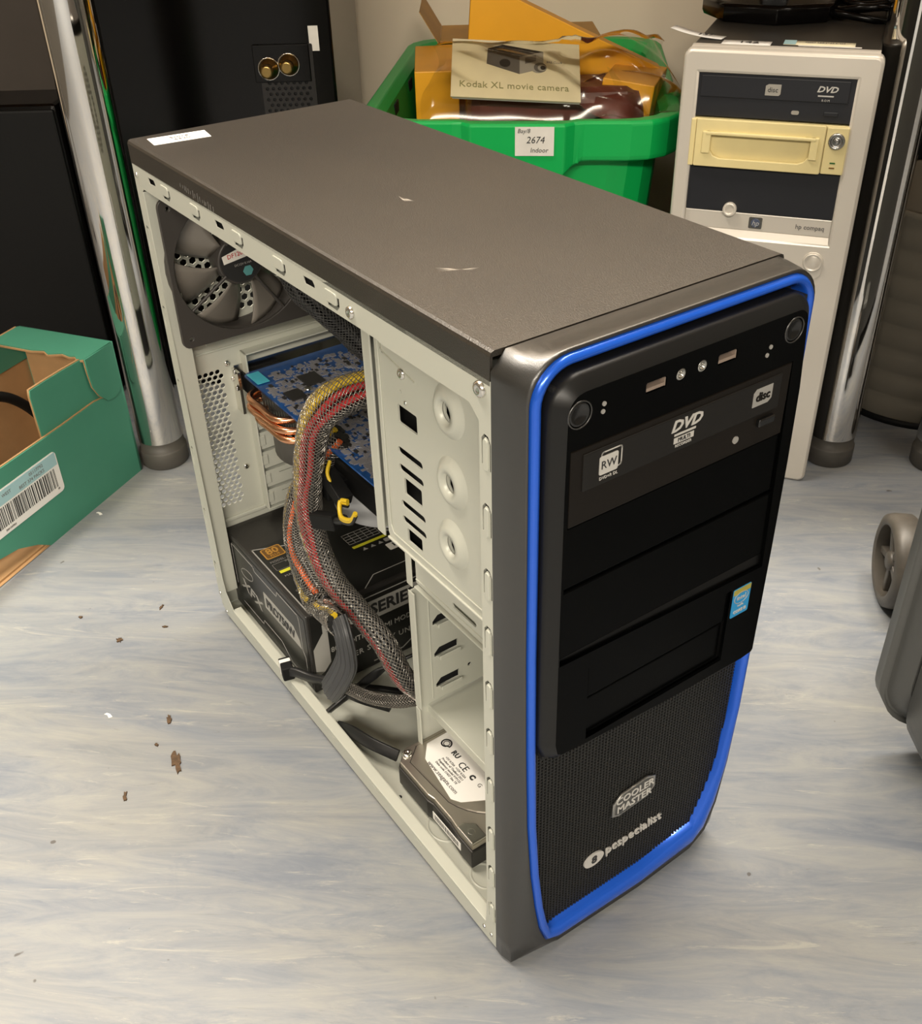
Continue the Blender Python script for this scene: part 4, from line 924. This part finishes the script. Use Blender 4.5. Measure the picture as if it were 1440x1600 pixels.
s = hpthing('paper_sticker', 'white number sticker curling up at the left corner of the office computer', 'sticker', .0, .056, -.18); curl('sticker_paper', 'white', .052, .016, .007, s, 1); text('sticker_number', '137', 'XY', .008, -.001, .0024, .0095, 'ink', s, sx=1.2)
s = hpthing('paper_sticker', 'white number sticker lying flat, second from the left on the office computer', 'sticker', .0495, .033, -.02); curl('sticker_paper', 'white', .045, .020, 0, s); text('sticker_number', '142', 'XY', .002, 0, .0006, .011, 'ink', s, sx=1.2)
s = hpthing('paper_sticker', 'long yellowed label strip with pale blue end, on the right of the office computer top', 'sticker', .115, .042, .0); curl('sticker_paper', 'paper', .064, .019, 0, s)
box('sticker_end', -.032, -.021, -.0095, .0095, .0003, .0006, 'palecyan', s); text('sticker_print', 'ASSET REGISTER 01457', 'XY', .005, .001, .0006, .0036, 'greyink', s); box('sticker_tail', -.018, .038, -.0160, -.0115, .0001, .0003, 'label', s)
# black disc-shaped stand base on top, and a coil of black cable
sb = hpthing('monitor_stand', 'black rounded stand base resting on the office computer', 'stand', .055, .200, .15)
obj('stand_base', MB().lathe([(.072, 0), (.074, .004), (.074, .014), (.071, .017), (.068, .0175), (.055, .021), (.020, .0235)], 8), 'gloss', sb, bev=.001)
obj('stand_neck', MB().box(-.016, .016, -.010, .010, .020, .15), 'gloss', sb, bev=.003)
cb = hpthing('cable_coil', 'coil of glossy black cable on the right of the office computer', 'cable', .150, .190, 0)
for k in range(3):
    r0 = .030-.004*k; P = [(r0*1.5*math.cos(t*pi/10+k)+.003*k, r0*math.sin(t*pi/10+k), .004+.007*k+.003*math.sin(t*pi/5)) for t in range(19)]
    obj('cable_loop', MB().tube(spline(P, .006), .0036, 8), 'gloss', cb)
obj('cable_tail', MB().tube(spline([(-.035, .0, .010), (-.055, .02, .030), (-.085, .03, .045), (-.11, .05, .03)], .006), .0030, 8), 'gloss', cb)
# thin grey wire hanging down the side of the office computer
hw = thing('hanging_wire', 'thin grey wire hanging beside the right flank of the office computer', 'cable', uvw(.4085, 1.085, .30))
obj('wire', MB().tube(spline([(-.001, .002, .12), (.003, .0, .06), (.002, -.001, .0), (-.010, .0, -.05), (-.024, -.002, -.09)], .006), .0014, 7), 'rubber', hw)
# ---------------------------------------------------------------- green bin and what is in it
bn = thing('storage_bin', 'bright green plastic storage bin behind the black tower', 'bin', uvw(0.0745, 1.345, .0), ROT+math.radians(-5.5))
bn.scale = (1, 1, 1.024)
def bin_ring(sx, sy, z, r=.055, bulge=0):
    P = []
    for x, y in rr(-sx, -sy, sx, sy, r, 4): P.append((x, y))
    # dense front edge for the swelling lip in the middle
    out = []
    n = len(P)
    for i in range(n):
        a, b_ = P[i], P[(i+1) % n]; out.append(a)
        if abs(a[1]-b_[1]) < 1e-6 and a[1] < 0:
            for k in range(1, 24): out.append((a[0]+(b_[0]-a[0])*k/24, a[1]))
        if abs(a[1]-b_[1]) < 1e-6 and a[1] > 0:
            for k in range(1, 24): out.append((a[0]+(b_[0]-a[0])*k/24, a[1]))
    res = []
    for x, y in out:
        f = 0
        if y < -sy+1e-5: f = bulge*max(0, min(1, (.062-abs(x))/.012))
        res.append(Vector((x, y-f, z)))
    return res
def low(ring, d):   # the band of the rim dips where it swells
    return [p-Vector((0, 0, d*max(0, min(1, (.062-abs(p.x))/.012)))) if p.y < -.15 else p for p in ring]
sx, sy = .172, .232
R_ = [bin_ring(.125, .180, .004), bin_ring(.128, .183, .0), bin_ring(.152, .208, .310), low(bin_ring(.155, .212, .318, bulge=.006), .012), low(bin_ring(sx, sy, .320, bulge=.012), .012), bin_ring(sx+.001, sy+.001, .325, bulge=.012), bin_ring(sx+.002, sy+.002, .357, bulge=.012), bin_ring(sx, sy, .360, bulge=.012),
      bin_ring(.160, .220, .359, bulge=.008), bin_ring(.152, .210, .350), bin_ring(.146, .202, .300), bin_ring(.120, .175, .010)]
obj('bin_body', MB().loft(R_, cap0=True, cap1=True, smooth=False), 'green', bn, bev=.002)
for x in (-.062, .062): obj('rim_rib', MB().box(x-.0025, x+.0025, -.2350, -.2300, .318, .3585), 'green', bn, bev=.001)
for y in (-.10, .02): box('handle_slot', -.1745, -.1500, y, y+.030, .330, .346, 'void', bn, bev=.001)
lb = box('bin_label', -.0020, .0385, -.2468, -.2460, .3290, .3575, 'label', bn, label='white paper label with handwriting', T=Matrix.Rotation(0, 4, 'Z'))
for tx, x, z, s_ in (('Bay/8', .0070, .3535, .0060), ('2674', .0190, .3445, .0095), ('Indoor', .0230, .3345, .0068)): text('handwriting', tx, 'XZ', x, z, .2469, s_, 'ink', lb, shear=.2)
def card_box(name, label, u, v, z, rz, sx, sy, sz, mt, tilt=(0, 0), flap=None):
    t = thing(name, label, 'box', uvw(u, v, z), rot=None); t.rotation_euler = (tilt[0], tilt[1], 0)
    t.rotation_euler = (Matrix.Rotation(ROT+rz, 4, 'Z') @ Matrix.Rotation(tilt[0], 4, 'X') @ Matrix.Rotation(tilt[1], 4, 'Y')).to_euler()
    box('box_body', -sx/2, sx/2, -sy/2, sy/2, 0, sz, mt, t, bev=.0012); return t
# mustard box at the back with an open flap
b1 = card_box('cardboard_box', 'mustard card box with open end flap, at the back of the green bin', .070, 1.455, .215, .0, .205, .14, .180, 'mustard')
obj('box_flap', MB().box(-.0008, .0, -.07, .07, .0, .045, Matrix.Translation((-.1025, 0, .180)) @ Matrix.Rotation(-.55, 4, 'Y')), 'mustard', b1)
obj('box_front_flap', MB().box(-.0, .04, -.0008, .0, .0, .006, Matrix.Translation((-.1025, -.07, .179))), 'mustard', b1)
b2 = card_box('cardboard_box', 'yellow card box standing at the left inside the green bin', -.036, 1.310, .16, .03, .050, .15, .235, 'ylwcard')
b3 = thing('cardboard_box', 'bright orange-yellow box lid leaning steeply out of the green bin', 'box', uvw(0, 1.275), ROT)
obj('box_body', MB().prism([(-.007, .300), (.215, .300), (.227, .383), (.128, .428), (.030, .474), (.008, .486)], 'XZ', None, -.030, 0), 'ylwcard', b3, bev=.0012)
b4 = card_box('cardboard_box', 'small orange-yellow box at the right end of the green bin', .180, 1.25, .275, -.30, .058, .10, .112, 'ylwcard', tilt=(0, .12))
# leatherette case with strap
lc = thing('leatherette_case', 'brown-red leatherette camera case in the green bin', 'case', uvw(.115, 1.235, .26), ROT)
obj('case_body', MB().box(-.115, .075, -.050, .040, .04, .122), 'brownred', lc, bev=.014)
obj('case_body', MB().lathe([(.020, -.030), (.034, -.024), (.036, .0), (.034, .024), (.020, .030)], 20, Matrix.Translation((.050, -.030, .085)) @ Matrix.Rotation(pi/2, 4, 'Y')), 'brownred', lc)


# booklet
up = Vector((-.008, .085, .0395)); 
bkT = Matrix.Translation(uvw(.0520, 1.158, .3790)) @ Matrix.Rotation(ROT, 4, 'Z') @ Matrix.Rotation(math.radians(4.0), 4, 'Y') @ Matrix.Rotation(math.radians(32), 4, 'X')
bk = thing('instruction_booklet', 'cream camera booklet with a printed camera picture, in the clear bag on the green bin', 'booklet'); bk.matrix_world = bkT
BW, BH = .140, .084
box('booklet_cover', -BW/2, BW/2, 0, BH, .0, .0018, 'paper', bk, bev=.0003); box('booklet_pages', -BW/2+.002, BW/2-.001, .001, BH-.001, -.0025, .0, 'white', bk)
def prn(pts, mt, z=.0020, nm='camera_print'): return obj(nm, MB().prism(pts, 'XY', None, z-.0002, z), mt, bk)
prn([(-.032, .049), (-.031, .071), (.004, .061), (.004, .036)], 'camgrey'); prn([(-.031, .071), (-.015, .078), (.030, .070), (.004, .061)], 'chip', .0021)
prn([(.004, .061), (.030, .070), (.030, .046), (.004, .036)], 'camlt', .0021); prn([(.010, .060), (.022, .065), (.022, .056), (.010, .051)], 'camgrey', .0022)
prn(circ(.024, .047, .0085, 18), 'camlt', .0023); prn(circ(.0265, .0465, .0070, 18), 'camgrey', .0024); prn(circ(.0285, .046, .0048, 18), 'camlt', .0025); prn(circ(.0295, .046, .0030, 14), 'chip', .0026)
prn(circ(-.012, .051, .0060, 16), 'chip', .0022); text('camera_print', 'BRS CLUB', 'XY', .042, .055, .0020, .0040, 'camlt', bk)
text('title_print', 'Kodak XL movie camera', 'XY', -.002, .018, .0020, .0128, 'handwrite', bk, sx=.88, spacing=1.05)
# clear bag: crumpled sheet draped over booklet and case
def bag():
    t = thing('clear_plastic_bag', 'crumpled clear plastic bag over the booklet and leatherette case in the green bin', 'bag', uvw(.085, 1.16, .382), ROT)
    rnd = random.Random(11); ph = [(rnd.uniform(20, 120), rnd.uniform(20, 120), rnd.uniform(0, 6.3), rnd.uniform(.0004, .0016)) for _ in range(16)]
    P = []
    nx, ny = 70, 34
    for j in range(ny+1):
        row = []
        for i in range(nx+1):
            a = i/nx; b_ = j/ny; x = -.125+.262*a
            x += .010*math.sin(b_*5+1)*(a-.5)*2; edge = min(a, 1-a, b_, 1-b_)
            y = -.022+.088*b_; z = -.010+.058*b_**.85
            if a > .62: z += .020*math.sin((a-.62)/.38*pi)*math.sin(pi*b_); 
            z += .004*math.sin(pi*min(1, b_*1.2)); y -= .010*(1-b_)*math.sin(pi*a)
            w_ = sum(A*math.sin(fx*x+fy*y*1.7+p) for fx, fy, p, A in ph); cr = abs(((x*31+y*17) % 1)-.5)*.004
            z += w_*(.35 if a < .55 else 1.0)+cr*(a > .6)
            if edge < .04: z -= (.04-edge)*.18
            row.append(Vector((x, y, z)))
        P.append(row)
    o = obj('bag_film', MB().grid(P), 'bag', t, recalc=False)
    P2 = [[Vector((.070+.006*i-.003*j, -.026-.003*j, .012-.005*i+.006*j+.002*math.sin(i*1.7))) for i in range(8)] for j in range(5)]
    obj('bag_tab', MB().grid(P2), 'bag', t, recalc=False)
    obj('bag_seam', MB().tube(spline([P[0][i]+Vector((0, 0, .0004)) for i in range(0, nx+1, 7)], .006), .0007, 5), 'bag', t)
    return t
bag()
rb = thing('clear_tub', 'translucent round tub at the right end of the green bin', 'tub', uvw(.178, 1.20, .325), ROT)
obj('tub_body', MB().lathe([(.046, 0), (.058, .046), (.060, .050), (.057, .050), (.045, .003)], 32, Matrix.Rotation(.25, 4, 'X')), 'bag', rb)
# dark thing between bin and office computer
box_ = uvbox('speaker_foot', 0.228, .262, 1.135, 1.16, 0, .26, 'matblk') if False else None
# ---------------------------------------------------------------- black cabinets at the left
ck = thing('speaker_cabinet', 'large glossy black cabinet with gold terminals and a white label, against the wall', 'speaker', uvw(-.307, 1.25), ROT)
box('cabinet_body', -.157, .157, 0, .30, .0, .60, 'gloss', ck, bev=.003)
pf = MB()
def pane(x0, x1, z0, z1, y=-.0008):
    hs = []; j = 0; z = z0+.006
    while z < z1-.004:
        x = x0+.006+(.0035 if j % 2 else 0)
        while x < x1-.004: hs.append(circ(x, z, .0022, 6)); x += .0070
        z += .0060; j += 1
    return hs
plate('perforated_plate', 'XZ', rr(.072, .300, .134, .425, .002), pane(.072, .134, .300, .395), .0004, .0014, mat('dark_grille', (.018, .016, .015, 1), .35, .3), ck)
box('terminal_plate', .066, .130, -.0035, 0, .385, .425, 'gloss', ck, bev=.001)
for x, z in ((.0830, .4000), (.1060, .4040)):
    T = Matrix.Translation((x, -.0035, z)) @ Matrix.Rotation(pi/2, 4, 'X')
    g = obj('terminal_post', MB().lathe([(.0105, 0), (.0105, .003), (.0062, .0035), (.0062, .012), (.0072, .0125), (.0072, .019), (.0050, .0195)], 18, T), 'gold', ck, label='gold screw terminal')
    obj('post_ring', MB().lathe([(.0125, 0), (.0125, .0015), (.0112, .0018), (.0112, .0), (.0125, 0)], 24, T), 'chrome', g)
box('cabinet_label', .1310, .1420, -.0006, 0, .4170, .4430, 'label', ck, label='small white label')
box('side_seam', -.1585, -.1570, -.002, .004, .0, .60, 'rubber', ck)
dm = thing('black_computer', 'plain black tower standing at the far left behind the green box', 'computer', uvw(-.475-.0-.10, 1.235), ROT)
box('tower_body', -.10, .103, 0, .085, .0, .3700, 'gloss', dm, bev=.006); box('tower_front', -.098, .101, -.006, .0, .004, .3660, 'matblk', dm, bev=.003)

br = thing('wall_shade_board', 'added brown board imitating the shaded wall behind the plain black tower, in the top left corner', 'board', uvw(-.85, 1.56), ROT)
box('shade_board_face', -.40, .365, 0, .018, 0, .85, 'shadeboard', br, bev=.002); box('shade_board_edge', .365, .372, -.002, .020, 0, .85, 'matblk', br)  # added dark board; its colour imitates shade on the wall
# dark items behind the right legs
bx2 = thing('black_cabinet', 'tall matt black cabinet behind the middle chrome leg', 'cabinet', uvw(.560, 1.345), ROT)
box('cabinet_body', -.045, .50, 0, .25, .0, .58, 'gloss', bx2, bev=.003); box('cabinet_door', -.040, .24, -.010, 0, .02, .57, 'matblk', bx2, bev=.002)
tb_ = thing('ribbed_tub', 'pale beige ribbed tub standing between the middle and far right chrome legs', 'tub', uvw(.572, 1.190), ROT)
pr = [(.098, 0), (.104, .004)]
for k in range(8): z = .010+.030*k; r = .105+.0012*k; pr += [(r, z), (r+.0020, z+.006), (r+.0020, z+.020), (r, z+.026)]
pr += [(.118, .255), (.118, .262), (.112, .262), (.104, .010)]
obj('tub_wall', MB().lathe(pr, 48), 'tub', tb_); obj('tub_base', MB().lathe([(.1065, 0), (.1075, .003), (.1065, .008), (.100, .008)], 48), 'matblk', tb_)
# ---------------------------------------------------------------- green cardboard tray at the left
ba = math.atan2(-.930, -.367)   # direction of the long front edge in the uv frame
cbx = thing('cardboard_tray', 'green printed cardboard tray with torn brown edges and a barcode label, at the left edge', 'box', uvw(-.3963, 1.0332), ROT+ba)
# local x runs along the front edge away from the corner, local -y goes back, front face looks toward +y
def wallp(name, pts, t0, t1, mt, lab=None): # outline (x,z); wall between y=-t1 and y=-t0
    return plate(name, 'XZ', pts, [], t0, t1, mt, cbx, **({'label': lab} if lab else {}))
fp = [(0, .0), (0, .113), (.006, .1145), (.018, .1125), (.028, .1120), (.045, .1145), (.10, .1140), (.155, .1150), (.22, .1160), (.30, .113), (.46, .114), (.46, 0), (.42, 0), (.40, .018), (.37, .030), (.27, .030), (.235, .030), (.200, .024), (.175, .012), (.1585, 0)]
wallp('front_wall', fp, .0, .0014, 'card_green', 'green front wall with a cut-out at the base'); wallp('front_core', [(x, z*1.0+(.0008 if z > .1 else 0)) for x, z in fp], .0014, .0034, 'card_brown')
post = [(.030, .0), (.030, .163), (.046, .1655), (.060, .1660), (.075, .1668), (.100, .1675), (.124, .1675), (.1255, .160), (.124, .0)]
wallp('corner_post', post, .0036, .0048, 'card_green'); wallp('post_core', [(x, z+.0010 if z > .1 else z) for x, z in post], .0048, .0072, 'card_brown')
flp = [(0, .115), (0, .166), (.0455, .166), (.0450, .150), (.0430, .132), (.036, .118), (.026, .1075), (.014, .1055), (.006, .108)]
wallp('corner_flap', flp, -.0016, .0, 'card_green'); wallp('flap_core', [(x+.0008 if x > .02 else x, z) for x, z in flp], .0, .0010, 'card_brown')
D = .128
plate('end_wall', 'YZ', [(-D, 0), (0, 0), (0, .166), (-D, .166)], [], -.0030, .0, 'card_green', cbx)
plate('end_lining', 'YZ', [(-D+.004, 0), (-.008, 0), (-.008, .160), (-D+.004, .160)], [], .0002, .0030, 'card_brown', cbx)
tg = [(0, 0), (.0455, 0), (.0470, -.008), (.0420, -.014), (.0440, -.020), (.0405, -.032), (.0470, -.046), (.0410, -.056), (.0445, -.070), (.0440, -D), (0, -D)]
plate('corner_gusset', 'XY', tg, [], .1655, .1667, 'card_green', cbx, label='green folded corner on top of the tray'); plate('gusset_core', 'XY', [(x+.0012 if x > .03 else x, y) for x, y in tg], [], .1635, .1655, 'card_brown', cbx)
box('back_wall', 0, .46, -D-.0040, -D, 0, .166, 'card_brown', cbx); box('back_lip', .0, .40, -D, -D+.0016, .128, .166, 'card_green', cbx)
plate('back_flap', 'XZ', rr(.062, .150, .30, .198, .012), [], D-.0008, D+.0012, 'card_brown', cbx, T=Matrix.Scale(1, 4))
box('far_end_wall', .457, .460, -D, 0, .0035, .160, 'card_green', cbx); box('tray_bottom', 0, .46, -D, -.004, .0005, .0035, 'card_brown', cbx); 
obj('cut_out_flap', MB().loft([[Vector((x, y, z)) for y, z in ((.0, .001), (-.02, .002), (-.045, .003))] for x in (.1600, .24, .32, .40)], closed=False), 'card_brown', cbx, recalc=False)
lbx = obj('barcode_label', MB().prism(rr(.1290, .0330, .2500, .0930, .005), 'XZ', Matrix.Rotation(0, 4, 'Z'), .0, -.0004-.0000), 'white', cbx) if False else None
def front(x, z, t=0): return Vector((x, t, z))
lm_ = MB(); P = rr(.1190, .0480, .2500, .0960, .005); lm_.add([front(x, z, .0002) for x, z in P]+[front(x, z, .0006) for x, z in P], [tuple(range(len(P))), tuple(range(2*len(P)-1, len(P)-1, -1))]+[(i, (i+1) % len(P), len(P)+(i+1) % len(P), len(P)+i) for i in range(len(P))])
lbx = obj('barcode_label', lm_, 'white', cbx, label='white and pale blue barcode label')
def fbox(m_, x0, x1, z0, z1, t=.0008): m_.box(x0, x1, .0006, t, z0, z1)
m_ = MB(); fbox(m_, .1205, .2490, .0800, .0945); obj('label_blue_band', m_, 'palecyan', lbx)
m_ = MB(); x = .1270
while x < .245: wd = random.choice((.0005, .0010, .0016)); fbox(m_, x, x+wd, .0560, .0780); x += wd+random.choice((.0008, .0013, .0018))
obj('barcode', m_, 'ink', lbx)
TF = Matrix.Rotation(pi, 4, 'Z')
for tx, x, z, s_ in (('05117792', .150, .0900, .0052), ('BEST 374 PACKS', .158, .0840, .0052), ('LINE  WEST', .200, .0885, .0050), ('NUMBER: 36204', .222, .0830, .0040), ('38', .127, .0535, .0030), ('5001347021', .200, .0520, .0030)):
    text('label_print', tx, 'XZ', -x, z, .0008, s_, 'greyink', lbx, T=TF)
for k in range(5):
    a_ = thing('black_cable', ('thick black cable arching up inside the green cardboard tray', 'second black cable lying low inside the green cardboard tray', 'black cable along the back inside the green cardboard tray', 'black cable crossing the near side inside the green tray', 'black cable loop at the far left inside the green tray')[k], 'cable', cbx.location, ROT+ba)
    Pk = [[(.070, -.060, .012), (.066, -.055, .060), (.080, -.052, .110), (.120, -.056, .150), (.180, -.060, .150), (.25, -.07, .06)],
          [(.030, -.030, .012), (.070, -.030, .040), (.12, -.035, .060), (.20, -.04, .050), (.3, -.05, .03)],
          [(.020, -.100, .012), (.09, -.105, .020), (.18, -.10, .055), (.30, -.10, .03)],
          [(.09, -.018, .010), (.14, -.020, .050), (.21, -.022, .078), (.30, -.03, .03)],
          [(.11, -.08, .020), (.16, -.075, .085), (.23, -.08, .09), (.31, -.08, .02)]][k]
    obj('cable_body', MB().tube(spline(Pk, .006), .0055 if k < 4 else .004, 8), 'matblk', a_)
# ---------------------------------------------------------------- wheeled case at the right edge
wc = thing('wheeled_case', 'dark grey hard case on wheels, cut by the right edge of the picture', 'case', uvw(.374, .458), ROT)
def shell_box(name, x0, x1, y0, y1, z0, z1, r, taper=0, lab=None):
    rings = []
    for y, g in ((y0, .014), (y0+.010, .004), (y0+.03, 0), (y1-.004, 0), (y1, .002)):
        rings.append([Vector((x+taper*(z-z0), y, z)) for x, z in rr(x0+g, z0+g, x1-g, z1-g, r, 8)])
    return obj(name, MB().loft(rings, cap0=True, cap1=True), 'case_grey', wc, **({'label': lab} if lab else {}))
shell_box('front_shell', -.052, .50, .020, .098, .022, .60, .050, 0)
shell_box('closing_rim', -.066, .506, .098, .112, .040, .61, .040, 0)
rs = shell_box('rear_shell', .0, .46, .112, .250, .030, .60, .030, 0)
for z0, dz in ((.115, .040), (.085, .0)):
    pass
for y0, z0, y1, z1 in ((.150, .155, .170, .115), (.180, .100, .195, .070), (.20, .200, .225, .150)):
    obj('groove', MB().tube([(-.0004, y0, z0), (-.0004, y1, z1)], .0016, 6), 'matblk', rs)
TW = Matrix.Translation((.023, .312, .0455)) @ Matrix.Rotation(math.radians(-8), 4, 'Z') @ Matrix.Rotation(-pi/2, 4, 'Y')
wl = obj('wheel', MB().lathe([(.034, .013), (.0345, -.010), (.0420, -.012), (.0452, -.008), (.0455, .006), (.0440, .012), (.0380, .0145), (.0345, .0135), (.034, .013)], 40, TW), 'tyre', wc, label='dusty grey wheel')
for k in range(5):
    a = 2*pi*k/5+.3; obj('wheel_spoke', MB().box(-.0035, .0035, .006, .0350, -.004, .008, TW @ Matrix.Rotation(a, 4, 'Z')), 'tyre', wl, bev=.001)
obj('wheel_hub', MB().lathe([(.0095, -.008), (.0095, .009), (.007, .011), (.003, .0112)], 20, TW), 'tyre', wl)
obj('wheel_disc', MB().lathe([(.0345, -.010), (.0345, -.008), (.001, -.008)], 32, TW), 'matblk', wl)
obj('wheel_axle', MB().tube([TW @ Vector((0, 0, -.03)), TW @ Vector((0, 0, 0))], .006, 10), 'matblk', wc)
obj('wheel_arch', MB().box(.036, .10, .225, .320, .030, .11), 'case_grey', wc, bev=.008)
# ---------------------------------------------------------------- crumbs on the floor
rnd = random.Random(5)
crumbs = [(.157, -.111, .0125, .0042, 2.85, 'largest dry brown leaf crumb on the floor left of the tower'), (-.018, -.097, .0036, .0028, .2, 'small brown crumb on the floor, between the green tray and the tower'), (.109, -.098, .0068, .0022, 2.9, 'thin forked brown crumb on the floor above the largest one'),
          (-.040, -.047, .0040, .0014, -.9, 'tiny brown splinter near the lower rear corner of the tower'), (-.010, -.055, .0028, .0010, .9, 'tiny dark speck below the splinter near the tower'), (.168, -.159, .0062, .0016, 2.7, 'thin brown crumb left of the largest one'),
          (-.073, -.116, .0024, .0014, .6, 'tiny brown speck nearest the green tray'), (.130, -.118, .0020, .0014, .4, 'tiny brown crumb just left of the largest one')]
for x, y, a, b_, r, lab in crumbs:
    P = []
    for k in range(17):
        t = 2*pi*k/17; q = rnd.uniform(.45, 1.2); P.append((a*q*math.cos(t), b_*q*math.sin(t)))
    T = Matrix.Rotation(r, 4, 'Z')
    o = obj('floor_crumb', MB().prism(P, 'XY', T, 0, .0012), 'dirt', None, bev=0); o.location = (x, y, .0001); setp(o, None, lab, 'crumb')
for x, y, lab in ((.072, -.139, 'tiny white paper chip on the floor left of the tower'), (-.239, -.041, 'tiny cream paper chip on the floor in front of the green tray')):
    o = obj('paper_chip', MB().prism([(-.004, -.0015), (-.001, -.0005), (.003, -.002), (.0042, .001), (0, .0018), (-.0035, .0010)], 'XY', None, 0, .0005), 'white'); o.location = (x, y, .0001); o.rotation_euler = (0, 0, .3); setp(o, None, lab, 'paper')
bpy.context.view_layer.update()
for o in C.objects:
    if o.parent is None and 'label' in o:
        for k, g in (('floor_crumb', 'dry crumbs on the floor'), ('paper_chip', 'paper chips on the floor'), ('paper_sticker', 'stickers on the office computer'), ('cardboard_box', 'card boxes in the green bin'),
                     ('black_cable', 'cables in the green tray'), ('sleeved_power_cable', 'sleeved cables inside the tower'), ('data_cable', 'flat cables inside the tower'), ('desk', 'desks on chrome legs')):
            if o.name.split('.')[0] == k: o['group'] = g
